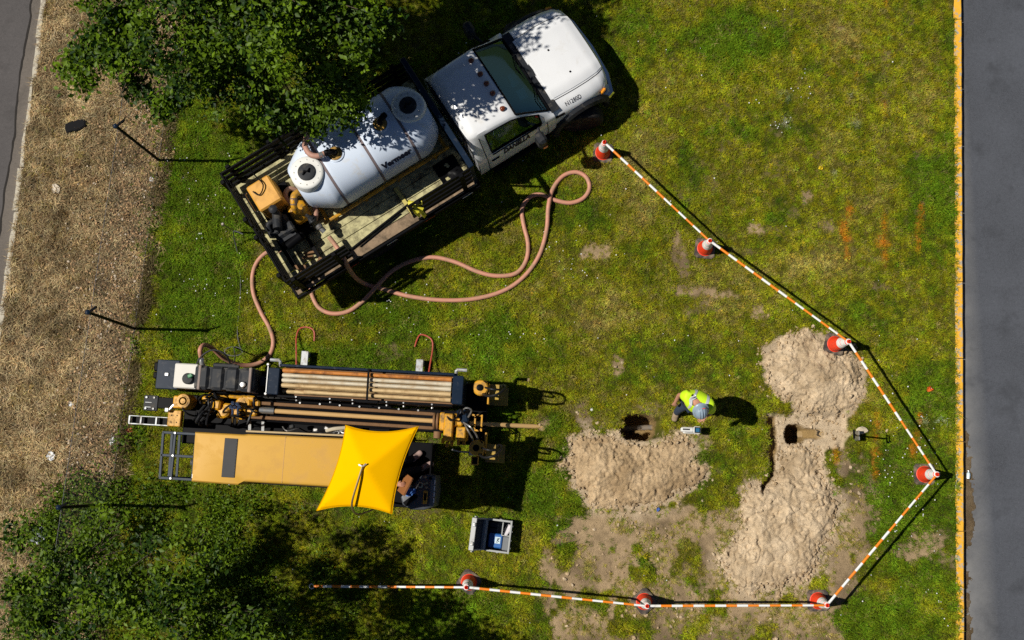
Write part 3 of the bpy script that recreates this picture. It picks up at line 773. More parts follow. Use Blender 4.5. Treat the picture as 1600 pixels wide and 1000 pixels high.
# ---- cab shell as one swept surface: u = length, v = girth (-1 right .. 1 left)
CX = [4.08, 4.13, 4.25, 4.6, 4.95, 5.05, 5.30, 5.55, 5.74]
def cab_pt(u, v, off=0.0):
    zt = ip(u, CX, [1.84, 1.93, 1.975, 1.99, 1.965, 1.92, 1.71, 1.50, 1.335])
    wr = ip(u, CX, [0.67, 0.70, 0.72, 0.735, 0.75, 0.765, 0.80, 0.845, 0.88])
    zr = zt - ip(u, CX, [.10, .10, .09, .085, .08, .07, .06, .05, .04])
    pull = ip(u, [4.08, 4.16], [.04, 0])
    prof = [(0, zt), (.5 * wr, zt - .012), (.82 * wr, zt - .03), (.95 * wr, zt - .055), (wr, zr - .02), (wr + (0.955 - wr) * .5, (zr + 1.27) / 2), (.955, min(1.27, zr - .03)), (.985, 1.18), (1.0, .95), (.995, .72), (.965, .52)]
    t = [0, .16, .29, .34, .39, .52, .64, .70, .80, .91, 1]
    a = abs(v); y = ip(a, t, [p[0] for p in prof]); z = ip(a, t, [p[1] for p in prof])
    y = max(0, y - pull * (.2 < a < .45))
    nrm = Vector((0, 1 if a > .36 else .1, .15 if a > .36 else 1)).normalized()
    return Vector((u, (y + off * nrm.y) * (1 if v >= 0 else -1), z + off * nrm.z))
US = sorted(set([round(v, 3) for v in list(np.linspace(4.08, 4.25, 5)) + list(np.linspace(4.25, 5.0, 13)) + list(np.linspace(5.0, 5.74, 15)) + [4.40, 5.06, 5.46]]))
VS = sorted(set([round(s * v, 3) for s in (-1, 1) for v in (0, .08, .16, .22, .28, .31, .34, .37, .40, .46, .52, .58, .62, .66, .70, .75, .80, .86, .91, .96, 1)]))
def is_ws(u, v): return 5.06 < u < 5.72 and abs(v) < .34
def is_win(u, v): return 4.40 < u < 5.46 and .40 < abs(v) < .62
b = MB().grid(lambda u, v: cab_pt(u, v), US, VS, keep=lambda u, v: not is_ws(u, v) and not is_win(u, v))
b.grid(lambda u, v: (4.075, .96 * v, u), [.55, .9, 1.25, 1.4], [-1, -.5, 0, .5, 1], flip=True)
b.grid(lambda u, v: (4.075 + .004 * u, .70 * v * (1 if u < 1.7 else .98), u), [1.4, 1.86], [-1, -.5, 0, .5, 1], flip=True)
cab = mk('cab', b, WHITE, truck, True, 40)
b = MB().box((4.06, 0, 1.60), (.02, 1.25, .36), bev=.008)
GLASS = None
def glass_mat():
    m = bpy.data.materials.new('tinted_glass'); m.use_nodes = True; n = m.node_tree; n.nodes.clear()
    out = n.nodes.new('ShaderNodeOutputMaterial'); g = n.nodes.new('ShaderNodeBsdfGlossy'); t = n.nodes.new('ShaderNodeBsdfTransparent')
    g.inputs['Roughness'].default_value = .03; g.inputs['Color'].default_value = (.55, .92, 1, 1); t.inputs['Color'].default_value = (.38, .74, .80, 1)
    fr = n.nodes.new('ShaderNodeFresnel'); fr.inputs['IOR'].default_value = 1.8
    mx = n.nodes.new('ShaderNodeMixShader'); n.links.new(fr.outputs[0], mx.inputs[0]); n.links.new(t.outputs[0], mx.inputs[1]); n.links.new(g.outputs[0], mx.inputs[2])
    n.links.new(mx.outputs[0], out.inputs[0]); return m
GLASS = glass_mat()
mk('rear_window', b, PLASTIC, truck)
b = MB().grid(lambda u, v: cab_pt(u, v, -.012), [u for u in US if 5.05 <= u <= 5.74], [v for v in VS if abs(v) <= .345])
mk('windshield', b, GLASS, truck, True)
# black frit round the windshield
b = MB()
path = [cab_pt(5.06, v, .004) for v in np.linspace(-.335, .335, 15)] + [cab_pt(u, .335, .004) for u in np.linspace(5.1, 5.66, 8)] + [cab_pt(5.70, v, .004) for v in np.linspace(.335, -.335, 15)] + [cab_pt(u, -.335, .004) for u in np.linspace(5.66, 5.06, 8)]
b.tube(path, .020, 6)
mk('windshield_trim', b, BLACK, truck, True)
for s in (-1, 1):
    b = MB().grid(lambda u, v: cab_pt(u, s * v, -.012), [u for u in US if 4.36 <= u <= 5.47], [.39, .46, .52, .58, .63], flip=s < 0)
    mk('side_window', b, GLASS, truck, True)
    b = MB(); path = [cab_pt(u, s * .40, .004) for u in np.linspace(4.40, 5.46, 9)] + [cab_pt(u, s * .62, .004) for u in np.linspace(5.46, 4.40, 9)] + [cab_pt(4.40, s * .40, .004)]
    b.tube(path, .014, 5); mk('window_trim', b, BLACK, truck, True)
    # door skin, slightly proud, with shut lines
    dv = [v for v in VS if v > 0 and .62 <= v <= .97]
    door = mk('door', MB().grid(lambda u, v: cab_pt(u, s * v, .007), [u for u in US if 4.27 <= u <= 5.56], dv, flip=s < 0), WHITE, truck, True)
    b = MB(); path = [cab_pt(4.275, s * v, .006) for v in (.40, .5, .62, .7, .8, .9, .965)] + [cab_pt(u, s * .965, .006) for u in np.linspace(4.35, 5.5, 6)] + [cab_pt(5.56, s * v, .006) for v in (.96, .9, .8, .7, .655)]
    b.tube(path, .007, 4); mk('shut_line', b, BLACK, door)
    hp = cab_pt(4.42, s * .735, .012)
    mk('door_handle', MB().box(hp, (.17, .03, .06), bev=.012), BLACK, door)
    hp = cab_pt(4.80, s * .615, .02)
    mk('window_seal', MB().bar(cab_pt(4.40, s * .637, .012), cab_pt(5.45, s * .637, .012), .016, .03), BLACK, truck)
# lettering on the passenger door
def door_text(txt, size, u0, u1, v0, side, bold, shear, name, parent, surf):
    me = text_mesh(txt, size, bold, shear)
    co = np.array([v.co[:] for v in me.vertices]); w = co[:, 0].max() - co[:, 0].min(); x0 = co[:, 0].min()
    sc = (u1 - u0) / w
    for v in me.vertices:
        p = surf(u0 + (v.co.x - x0) * sc, v0 - v.co.y * .85)
        v.co = p
    me.materials.append(INK); me.update()
    return link(name, me, parent)
door_text('DANELLA', .13, 4.60, 5.17, .735, -1, .006, .25, 'lettering', truck, lambda u, v: cab_pt(u, -v, .016))

# ---- interior seen through the glass, coloured teal and brighter for sky reflection
INT = pmat('cab_interior', (0.07, 0.12, 0.125), .8, var=.2)
b = MB().box((5.50, 0, 1.14), (.44, 1.7, .20), bev=.05); mk('dashboard', b, INT, truck)
b = MB().box((4.72, 0, .98), (.55, 1.7, .16), bev=.05).box((4.42, 0, 1.30), (.16, 1.7, .60), bev=.05); mk('bench_seat', b, pmat('seat_cloth', (.12, .17, .175), .9), truck)
mk('steering_wheel', MB().tube([(5.18 + .17 * math.cos(a) * .35, .42 + .18 * math.sin(a), 1.28 + .17 * math.cos(a)) for a in np.linspace(0, 6.283, 20)], .016, 6), INT, truck, True)
mk('cab_floor', MB().box((4.9, 0, .58), (1.6, 1.86, .06)), INT, truck)
b = MB().box((5.46, -.26, 1.246), (.16, .20, .006), rz=-.1); mk('paper_sheet', b, pmat('paper', (.72, .74, .72), .8), truck)
b = MB().box((5.44, .05, 1.25), (.15, .24, .012), rz=.15).box((5.52, .10, 1.265), (.05, .10, .02)); mk('paper_folder', b, pmat('teal_paper', (.30, .55, .55), .7), truck)
mk('cab_box', MB().box((4.72, -.58, 1.12), (.30, .34, .12), rz=.3, bev=.01), pmat('blue_card', (.16, .24, .42), .7), truck)
mk('rear_mirror', MB().box((5.33, .02, 1.60), (.03, .22, .07), bev=.012), BLACK, truck)

# ---- front clip: hood and fenders
HX = [5.62, 5.9, 6.3, 6.6, 6.85, 7.0, 7.07]
def front_pt(u, v, off=0.0):
    a = abs(v)
    w = ip(u, HX, [.965, .985, 1.0, .985, .945, .865, .78])
    zc = ip(u, HX, [1.335, 1.325, 1.305, 1.275, 1.235, 1.17, 1.02])
    bow = ip(u, HX, [0, 0, 0, .01, .04, .09, .12]) * a * a
    valley = -.022 * math.exp(-((a - .47) / .06) ** 2) * ip(u, [5.7, 6.0, 6.8, 7.0], [0, 1, 1, 0])
    prof = [(0, zc - .005), (.36, zc), (.52, zc + .012), (.66, zc - .01), (.80, zc - .06), (.92, zc - .13), (.985, zc - .22), (1.0, zc - .38), (.995, zc - .58), (.975, zc - .78)]
    t = [0, .22, .34, .44, .54, .62, .70, .80, .90, 1]
    y = ip(a, t, [p[0] for p in prof]) * w; z = ip(a, t, [p[1] for p in prof]) + valley
    nz = 1 if a < .55 else .3; ny = 0.1 if a < .55 else 1
    return Vector((u - bow, (y + off * ny) * (1 if v >= 0 else -1), z + off * nz))
HU = [float(v) for v in np.linspace(5.62, 6.85, 24)] + [6.91, 6.96, 7.0, 7.03, 7.055, 7.07]
HV = sorted(set([round(s * v, 3) for s in (-1, 1) for v in list(np.linspace(0, .6, 17)) + [.64, .68, .72, .76, .8, .85, .9, .95, 1.0]]))
def arch(u, v):
    z = front_pt(u, v).z
    return abs(v) > .66 and (u - 6.30) ** 2 + (z - .45) ** 2 < .50 ** 2
b = MB().grid(lambda u, v: front_pt(u, v), HU, HV, keep=lambda u, v: not arch(u, v) and not (u < 5.86 and abs(v) < .56))
mk('front_fenders', b, WHITE, truck, True, 50)
hv = [v for v in HV if abs(v) <= .475]
hood = mk('hood', MB().grid(lambda u, v: front_pt(u, v, .010), [u for u in HU if 5.86 <= u <= 7.01], hv), WHITE, truck, True, 50)
for s in (-1, 1):
    mk('hood_seam', MB().tube([front_pt(u, s * .475, .004) for u in HU if 5.86 <= u <= 7.01], .006, 4), BLACK, hood)
mk('hood_seam', MB().tube([front_pt(7.01, v, .004) for v in hv], .006, 4), BLACK, hood)
for q in ((6.30, .10), (6.42, -.25)):
    mk('washer_jet', MB().box(front_pt(q[0], q[1], .016), (.03, .03, .015)), BLACK, hood)
# cowl: dark louvred panel between hood and glass
b = MB().grid(lambda u, v: Vector((5.69 + .20 * u, v, 1.345 - .03 * u - .06 * abs(v / .92) ** 3 + .004 * math.sin(u * 9))), [0, .2, .4, .6, .8, 1], list(np.linspace(-.88, .88, 17)))
mk('cowl', b, PLASTIC, truck, True)
for s in (.42, -.30):
    mk('wiper', MB().tube([(5.72, s, 1.37), (5.60, s - .28, 1.46), (5.62, s - .52, 1.42)], .009, 5), BLACK, truck)
# grille, bumper, lamps
b = MB().grid(lambda u, v: Vector((6.995 - .10 * (v / .78) ** 2, v, u)), [.62, .8, .98, 1.10], list(np.linspace(-.62, .62, 9))); mk('grille', b, BLACK, truck, True)
b = MB().tube([(6.80, .98, .60), (6.98, .93, .60), (7.09, .6, .60), (7.13, 0, .60), (7.09, -.6, .60), (6.98, -.93, .60), (6.80, -.98, .60)], .09, 8); mk('bumper', b, CHROME, truck, True)
for s in (-1, 1):
    b = MB().grid(lambda u, v: Vector((6.96 - .11 * v, s * (.70 + .235 * v), .86 + .20 * u)), [0, .5, 1], [0, .33, .66, 1], flip=s > 0)
    mk('headlight', b, CHROME, truck, True)
    mk('turn_lamp', MB().box((6.80, s * .955, 1.0), (.12, .05, .09), rz=s * -.35, bev=.015), GLASSY, truck)
    # flare and wheel
    b = MB(); vs = []
    for k in range(17):
        a = math.pi * (-.06 + 1.12 * k / 16)
        ca, sa = math.cos(a), math.sin(a)
        for (r_, yy) in ((.50, .93), (.515, 1.05), (.56, 1.085), (.63, 1.045), (.655, .985)): vs.append((6.30 + r_ * ca, s * yy, .45 + r_ * sa))
    fs = []
    for k in range(16):
        for q in range(4): fs.append((k * 5 + q, k * 5 + q + 1, k * 5 + q + 6, k * 5 + q + 5)[::s])
    b.add(vs, fs); mk('fender_flare', b, PLASTIC, truck, True)
    b = MB().box((6.30, s * .75, .75), (1.0, .4, .55)); mk('wheel_housing', b, BLACK, truck)

def wheel(x, y, s, steer=0.0, dual=False):
    R = Matrix.Rotation(steer, 3, 'Z') @ Matrix.Rotation(s * -math.pi / 2, 3, 'X')
    r = .41
    prof = [(.25, -.11), (.36, -.125), (.395, -.11), (r, -.07), (r + .004, 0), (r, .07), (.395, .11), (.36, .125), (.25, .11)]
    t = mk('tyre', MB().lathe(prof, 28, (x, y, r), R), RUBBER, truck, True, 50); t.name = 'wheel'
    mk('rim', MB().lathe([(.255, .06), (.25, .10), (.235, .105), (.215, .07), (.15, .05), (.10, .09), (.06, .10), (.0, .10)], 24, (x, y, r), R), CHROME, t, True, 40)
    for k in range(8):
        a = k * math.pi / 4; c = Vector((x, y, r)) + R @ Vector((.185 * math.cos(a), .185 * math.sin(a), .066)); mk('hand_hole', MB().cyl(c, c + R @ Vector((0, 0, .012)), .03, 8), BLACK, t)
for s in (-1, 1):
    wheel(6.30, s * 1.03, s, -.42)
    wheel(1.75, s * 1.02, s); wheel(1.75, s * .74, s)
# mirrors, roof markers
for s in (-1, 1):
    b = MB().tube([(5.36, s * .97, 1.28), (5.30, s * 1.12, 1.32), (5.27, s * 1.22, 1.36)], .03, 8).box((5.26, s * 1.24, 1.42), (.17, .25, .40), bev=.05); mi = mk('door_mirror', b, PLASTIC, truck, True)
    mk('mirror_lamp', MB().box((5.28, s * 1.37, 1.32), (.09, .02, .10), bev=.008), pmat('lens_orange', (.75, .16, .02), .2), mi)
for y in (.53, .22, 0.01, -.20, -.53):
    c = cab_pt(4.90, y / 2.0 if False else 0, 0)
    zz = 1.985 - .03 * (abs(y) / .6) ** 2
    b = MB().lathe([(.05, -.01), (.048, .012), (.034, .032), (.012, .042), (0, .043)], 12, (4.90, y, zz)); 
    for i, v in enumerate(b.v): b.v[i] = (4.90 + (v[0] - 4.90) * (1.35 if v[0] > 4.9 else .8), v[1], v[2])
    mk('roof_lamp', b, LENSR, truck, True)
for s in (-1, 1): mk('running_board', MB().box((4.95, s * 1.0, .47), (1.25, .12, .05), bev=.015), BLACK, truck)
door_text('N1280D', .08, 6.03, 6.36, .60, -1, .0, 0, 'lettering', truck, lambda u, v: front_pt(u, -v, .010))
b = MB().grid(lambda u, v: front_pt(u, -v, .010), [5.66, 5.75, 5.85, 5.95], [.66, .68, .70]); mk('fender_badge', b, BLACK, truck)

# ---- chassis and flatbed
b = MB()
for s in (-1, 1): b.box((3.2, s * .43, .72), (6.2, .09, .24))
for xx in (.2, 1.2, 2.4, 3.5, 4.4): b.box((xx, 0, .72), (.1, .9, .15))
b.cyl((1.75, -.9, .41), (1.75, .9, .41), .09, 10).box((1.75, 0, .41), (.4, .4, .34), bev=.1)
mk('chassis', b, BLACK, truck)
b = MB().box((3.0, -.95, .66), (.9, .40, .42), bev=.04); mk('fuel_tank', b, BLACK, truck)
DZ = 1.02
b = MB()
for s in (-1, 1): b.box((1.95, s * 1.25, DZ - .05), (3.94, .05, .15), bev=.01)
b.box((0.0, 0, DZ - .05), (.05, 2.45, .15), bev=.01).box((3.92, 0, DZ - .05), (.05, 2.45, .15), bev=.01)
for xx in np.linspace(.3, 3.6, 9): b.box((xx, 0, DZ - .075), (.06, 2.44, .08))
mk('bed_frame', b, BLACK, truck)
for i in range(5):
    mk('side_marker', MB().box((.35 + i * .82, -1.279, DZ - .05), (.22, .004, .035)), pmat('reflector_white', (.75, .75, .75), .3) if i % 2 == 0 else pmat('reflector_red', (.35, .02, .015), .3), truck)
DECK = pmat('deck_cream', (.50, .46, .24), .85, var=.18, vscale=5, dirt=(.10, .085, .05), damt=.42, dscale=5, bump=.3, bscale=40)
DECKB = pmat('deck_brown', (.26, .18, .11), .9, var=.3, vscale=9, dirt=(.11, .08, .05), damt=.4, dscale=7, bump=.4, bscale=30)
np_ = 11; pw = 2.44 / np_
for i in range(np_):
    y = -1.22 + pw * (i + .5)
    mk('deck_plank', MB().box((1.96, y, DZ + .008 + random.uniform(-.003, .003)), (3.86, pw - .012, .03), bev=.004), DECKB if i == 0 else DECK, truck)
# stake panels
def panel(p0, p1, posts, hs=(.20, .44, .68, .92), inner=1):
    p0, p1 = Vector(p0), Vector(p1); d = p1 - p0; nrm = Vector((-d.y, d.x, 0)).normalized() * inner
    o = link('stake_panel', None, truck)
    for t in posts:
        q = p0 + d * t
        mk('stake', MB().bar((q.x, q.y, DZ - .02), (q.x, q.y, DZ + .99), .05, .09, bev=.006), BLACK, o)
    for h in hs:
        b = MB().bar(p0 + Vector((0, 0, DZ + h)) + nrm * .04, p1 + Vector((0, 0, DZ + h)) + nrm * .04, .034, .135, bev=.006)
        mk('slat', b, BLACK, o)
    for t in posts:
        q = p0 + d * t
        mk('stake_pocket', MB().box((q.x, q.y, DZ + 1.0), (.075, .06, .03), rz=math.atan2(d.y, d.x), bev=.006), BLACK, o)
R_ = 1.19
panel((.06, -R_, 0), (1.27, -R_, 0), (.12, .80))
panel((2.56, -R_, 0), (3.84, -R_, 0), (.15, .85))
panel((.06, R_, 0), (1.27, R_, 0), (.15, .85), inner=-1)
panel((1.31, R_, 0), (2.56, R_, 0), (.15, .85), inner=-1)
panel((2.60, R_, 0), (3.84, R_, 0), (.15, .85), inner=-1)
panel((.03, 1.16, 0), (.03, .02, 0), (.15, .85))
panel((.03, -.02, 0), (.03, -1.16, 0), (.15, .85))
# headboard
b = MB().box((3.88, 0, DZ + 1.08), (.10, 2.36, .06), bev=.01).box((3.88, 1.15, DZ + .55), (.07, .07, 1.05)).box((3.88, -1.15, DZ + .55), (.07, .07, 1.05))
for yy in np.linspace(-.9, .9, 9): b.box((3.885, yy, DZ + .55), (.03, .035, 1.05))
mk('headboard', b, NAVY, truck)
mk('loose_slat', MB().bar((1.25, -1.02, DZ + .05), (2.62, -.86, DZ + .05), .03, .06).bar((1.45, -1.06, DZ + .05), (2.4, -.93, DZ + .05), .015, .03), BLACK, truck)

# ================================================================== MUD TANK ON THE BED
tank = thing('mud_tank', 'white plastic liquid tank with two round lids, strapped on the truck bed', 'tank', (-5.37, 4.19, DZ + .03), TY)
TZ = DZ + .03
POLY = pmat('white_poly', (.57, .645, .76), .42, var=.05, vscale=2, dirt=(.55, .52, .46), damt=.12, dscale=4)  # white plastic, sky reflection put in as a cooler base colour
TXS = [1.10, 1.13, 1.20, 1.34, 1.50, 1.58, 2.5, 3.40, 3.50, 3.62, 3.73, 3.78]
def tank_s(u): return ip(u, TXS, [.50, .585, .66, .80, .95, 1, 1, 1, .95, .84, .70, .58])
def tank_pt(u, a, off=0.0):
    s = tank_s(u); ca, sa = math.cos(a), math.sin(a)
    e = 2 / 2.5
    yy = math.copysign(abs(ca) ** e, ca) * .67; zz = math.copysign(abs(sa) ** e, sa) * .60
    for g in (1.70, 2.48, 3.22):
        s *= 1 - .018 * math.exp(-((u - g) / .035) ** 2)
    sz = s if sa < 0 else (.35 + .65 * s)
    return Vector((u, .25 + yy * s + off * ca, 1.73 - TZ + zz * sz + off * sa))
UT = [float(v) for v in np.linspace(1.10, 3.78, 90)]
AT = [2 * math.pi * k / 48 for k in range(49)]
b = MB().grid(lambda u, a: tank_pt(u, a), UT, AT, flip=True)
n48 = 49
b.f.append(tuple(range(48))); b.mi.append(0); b.f.append(tuple((len(UT) - 1) * n48 + k for k in range(48))[::-1]); b.mi.append(0)
mk('tank_shell', b, POLY, tank, True, 60)
STRAP = pmat('strap_web', (.17, .13, .13), .8, var=.2)
for g in (1.70, 2.48, 3.22):
    b = MB().grid(lambda u, a: tank_pt(u, a, .007), [g - .022, g - .010, g + .010, g + .022], [math.radians(v) for v in range(-30, 213, 6)], flip=True)
    mk('strap', b, STRAP, tank, True)
for (u, y) in ((1.40, .21), (3.50, .28)):
    zz = 2.345 - TZ
    ring = mk('lid_collar', MB().lathe([(.31, -.20), (.295, -.01), (.28, .015), (.24, .022), (.20, .02), (.17, .03), (.155, .03)], 40, (u, y, zz)), pmat('collar_poly', (.70, .70, .66), .5, var=.08), tank, True, 50)
    lid = mk('lid', MB().lathe([(.155, .02), (.152, .055), (.13, .062), (.05, .058), (0, .058)], 28, (u, y, zz)), PLASTIC, tank, True, 40)
    mk('lid_handle', MB().tube([(u - .08, y - .02, zz + .06), (u - .02, y + .02, zz + .10), (u + .02, y - .02, zz + .10), (u + .08, y + .02, zz + .06)], .016, 6), BLACK, lid, True)
    for k in range(12):
        a = k * math.pi / 6; mk('collar_bolt', MB().cyl((u + .225 * math.cos(a), y + .225 * math.sin(a), zz + .015), (u + .225 * math.cos(a), y + .225 * math.sin(a), zz + .03), .010, 6), GALV, ring)
for (u, y, side) in ((1.99, .24, -1), (2.92, .27, 1)):
    zz = 2.33 - TZ
    mk('port_ring', MB().lathe([(.16, -.05), (.155, .015), (.13, .022), (.12, -.005)], 28, (u, y, zz)), POLY, tank, True, 40)
    fl = mk('port_flange', MB().lathe([(.12, -.01), (.118, .02), (.07, .03), (.06, .05)], 20, (u, y, zz)), pmat('brass_flange', (.42, .24, .04), .45, .3, dirt=(.12, .07, .02), damt=.4, dscale=14), tank, True, 40)
    mk('port_elbow', MB().tube(catmull([(u, y, zz + .03), (u + side * .01, y, zz + .13), (u + side * .06, y + .02, zz + .16), (u + side * .17, y + .05, zz + .15)], 4), .048, 10).tube([(u + side * .10, y + .03, zz + .155), (u + side * .14, y + .045, zz + .15)], .06, 10), BLACK, fl, True)
mk('tank_hose', MB().tube(catmull([(1.83, .29, 2.48 - TZ), (1.72, .30, 2.50 - TZ), (1.62, .40, 2.50 - TZ), (1.62, .60, 2.46 - TZ), (1.74, .78, 2.34 - TZ), (1.84, .92, 2.1 - TZ), (1.84, .98, 1.7 - TZ), (1.7, .98, 1.3 - TZ), (1.5, .95, 1.12 - TZ)], 6), .050, 12), pmat('hose_pink', (.42, .22, .165), .6, var=.1, dirt=(.30, .19, .12), damt=.3, dscale=6), tank, True)
mk('hose_clamp', MB().tube([(1.80, .29, 2.483 - TZ), (1.73, .298, 2.497 - TZ)], .055, 12), STEEL, tank, True)
b = MB()
for y in (-.36, .86): b.tube([(1.12, y, 1.16 - TZ), (3.80, y, 1.16 - TZ)], .035, 8)
for x_ in (1.2, 2.1, 3.0, 3.75): b.bar((x_, -.36, 1.11 - TZ), (x_, .86, 1.11 - TZ), .06, .08)
for x_ in (1.35, 2.0, 2.7, 3.5): b.box((x_, -.37, 1.08 - TZ), (.06, .05, .1))
mk('skid_frame', b, YELLOW, tank, True, 40)
me = text_mesh('Vermeer', .16, .009, .0)
co = np.array([v.co[:] for v in me.vertices]); x0, x1 = co[:, 0].min(), co[:, 0].max(); sc = .60 / (x1 - x0)
for v in me.vertices:
    v.co = tank_pt(2.55 + (v.co.x - x0) * sc, math.pi - math.radians(26) - v.co.y * sc * 2.0, .004)
me.materials.append(INK); me.update()
link('lettering', me, tank)

# ================================================================== PUMP AND ENGINE ON THE BED
pump = thing('mixing_pump', 'yellow engine box, black air cleaner and yellow pump at the truck bed tail', 'pump', (-5.37, 4.19, DZ + .03), TY)
def Z(z): return z - DZ - .03
BOXY = pmat('box_yellow', (.66, .33, .045), .45, var=.06, dirt=(.5, .25, .05), damt=.3)
box = mk('fuel_box', MB().box((.53, .50, Z(1.50)), (.46, .53, .62), bev=.03), BOXY, pump)
mk('box_handle', MB().tube([(.25, .30, Z(1.70)), (.21, .32, Z(1.72)), (.21, .68, Z(1.72)), (.25, .70, Z(1.70))], .018, 6), STEEL, box, True)
mk('pump_skid', MB().box((.58, .20, Z(1.10)), (.66, 1.1, .06), bev=.01).box((.25, -.45, Z(1.14)), (.08, .6, .08)).box((.72, -.55, Z(1.14)), (.06, .7, .08)), BLACK, pump)
b = MB().box((.45, -.10, Z(1.36)), (.38, .42, .40), bev=.06).box((.30, -.08, Z(1.56)), (.20, .24, .10), bev=.03).box((.58, -.2, Z(1.55)), (.16, .2, .12), bev=.03)
for k in range(7): b.box((.45, -.33, Z(1.20 + k * .05)), (.34, .06, .02))
eng = mk('engine_block', b, PLASTIC, pump)
mk('air_cleaner', MB().cyl((.52, .10, Z(1.66)), (.40, -.16, Z(1.70)), .085, 14).cyl((.53, .12, Z(1.60)), (.53, .12, Z(1.90)), .062, 14).lathe([(.075, 0), (.078, .05), (.05, .075), (0, .08)], 14, (.53, .12, Z(1.88))).tube(catmull([(.40, .0, Z(1.66)), (.30, .0, Z(1.70)), (.26, -.10, Z(1.62))], 4), .05, 10), PLASTIC, eng, True, 40)
mk('muffler', MB().cyl((.66, -.42, Z(1.46)), (.36, -.46, Z(1.46)), .08, 12).box((.60, -.40, Z(1.38)), (.24, .16, .12), bev=.03), BLACK, pump, True, 40)
mk('pump_body', MB().lathe([(.0, -.16), (.16, -.16), (.2, -.10), (.2, .10), (.15, .16), (.0, .17)], 20, (.86, .02, Z(1.30)), Matrix.Rotation(math.pi / 2, 3, 'Y')).box((.86, .02, Z(1.12)), (.3, .3, .1)), YELLOW, pump, True, 40)
mk('discharge_pipe', MB().tube(catmull([(.88, -.02, Z(1.35)), (.84, -.03, Z(1.60)), (.86, .03, Z(1.74)), (.94, .16, Z(1.78)), (1.04, .22, Z(1.70)), (1.10, .22, Z(1.5))], 5), .058, 12), YELLOW, pump, True)
mk('pipe_sleeve', MB().tube([(.865, .04, Z(1.745)), (.93, .145, Z(1.78))], .066, 12), pmat('sleeve_brown', (.16, .10, .06), .7), pump, True)
mk('valve', MB().tube([(1.00, -.22, Z(1.48)), (.98, -.34, Z(1.48))], .07, 12).box((1.02, -.30, Z(1.55)), (.10, .10, .10), bev=.03).tube([(1.02, -.3, Z(1.6)), (.95, -.2, Z(1.66))], .03, 8), PLASTIC, pump, True, 40)
mk('camlock', MB().tube([(1.02, -.40, Z(1.44)), (1.06, -.56, Z(1.38))], .05, 10).tube([(1.03, -.42, Z(1.44)), (1.035, -.46, Z(1.42))], .066, 10), STEEL, pump, True, 40)
mk('rope', MB().tube(catmull([(.55, 1.0, Z(1.9)), (.56, .85, Z(1.86)), (.60, .62, Z(1.86)), (.45, .50, Z(1.84)), (.38, .62, Z(1.84))], 4), .012, 6), BLACK, pump, True)
mk('feed_hose', MB().tube(catmull([(.75, .30, Z(1.25)), (.82, .42, Z(1.42)), (.95, .45, Z(1.42)), (1.08, .30, Z(1.30)), (1.14, .1, Z(1.3)), (1.12, -.15, Z(1.36)), (1.03, -.30, Z(1.44))], 5), .045, 10), MATS['hose_pink'], pump, True)
b = MB(); rr = random.Random(5)
for k in range(9): b.box((.32 + rr.random() * .5, -.62 - rr.random() * .45, Z(1.12 + rr.random() * .06)), (rr.uniform(.08, .3), rr.uniform(.03, .09), .06), rz=rr.uniform(-.7, .7), bev=.01)
mk('fitting_pile', b, RUST, pump)

# things lying on the bed
Tm = Matrix.Translation((-5.37, 4.19, 0)) @ Matrix.Rotation(TY, 4, 'Z')
def TW(x, y, z): return Tm @ Vector((x, y, z))
b = MB(); rr = random.Random(8)
for k in range(7): b.bar((2.66 + rr.uniform(-.06, .06), -1.05 - k * .025, DZ + .9 - .05 * k), (2.72 + rr.uniform(-.06, .06), -1.26 + rr.uniform(-.04, .04), DZ + .80 - k * .07), .05, .02)
b.bar((2.60, -1.10, DZ + .92), (2.82, -1.22, DZ + .95), .06, .025).bar((2.72, -1.24, DZ + .75), (2.75, -1.3, DZ + .35), .07, .02)
o = mk('ratchet_strap', b, pmat('strap_yellow', (.62, .55, .03), .6), None, label='crumpled yellow ratchet strap hanging on the right stake panel of the truck', cat='strap'); o.matrix_world = Tm
o = mk('timber_offcut', MB().box((2.58, -.78, DZ + .045), (.07, .62, .035), rz=.05), pmat('batten', (.50, .42, .12), .8), None, label='pale yellow batten lying across the truck deck beside the tank', cat='board'); o.matrix_world = Tm
o = mk('tarp', MB().grid(lambda u, v: (u, v, DZ + .06 + .05 * math.sin(u * 17 + v * 5) * math.sin(v * 13)), list(np.linspace(3.35, 3.80, 10)), list(np.linspace(-1.08, -.48, 12))), BLACK, None, True, label='crumpled black tarp in the front corner of the truck deck', cat='tarp'); o.matrix_world = Tm
# ================================================================== DIRECTIONAL DRILL
DYAW = math.radians(-3.3); DO = (-4.724, 1.142, 0)
drill = thing('drill_rig', 'yellow and black directional drilling machine with yellow sunshade, beside the hose', 'drilling rig', DO, DYAW)
Dm = Matrix.Translation(DO) @ Matrix.Rotation(DYAW, 4, 'Z')
def DW(x, y, z): return Dm @ Vector((x, y, z))
SILV = pmat('silver_fitting', (.55, .55, .54), .3, .8, var=.1)
HOSEB = pmat('black_hose', (.012, .012, .013), .45, var=.2)
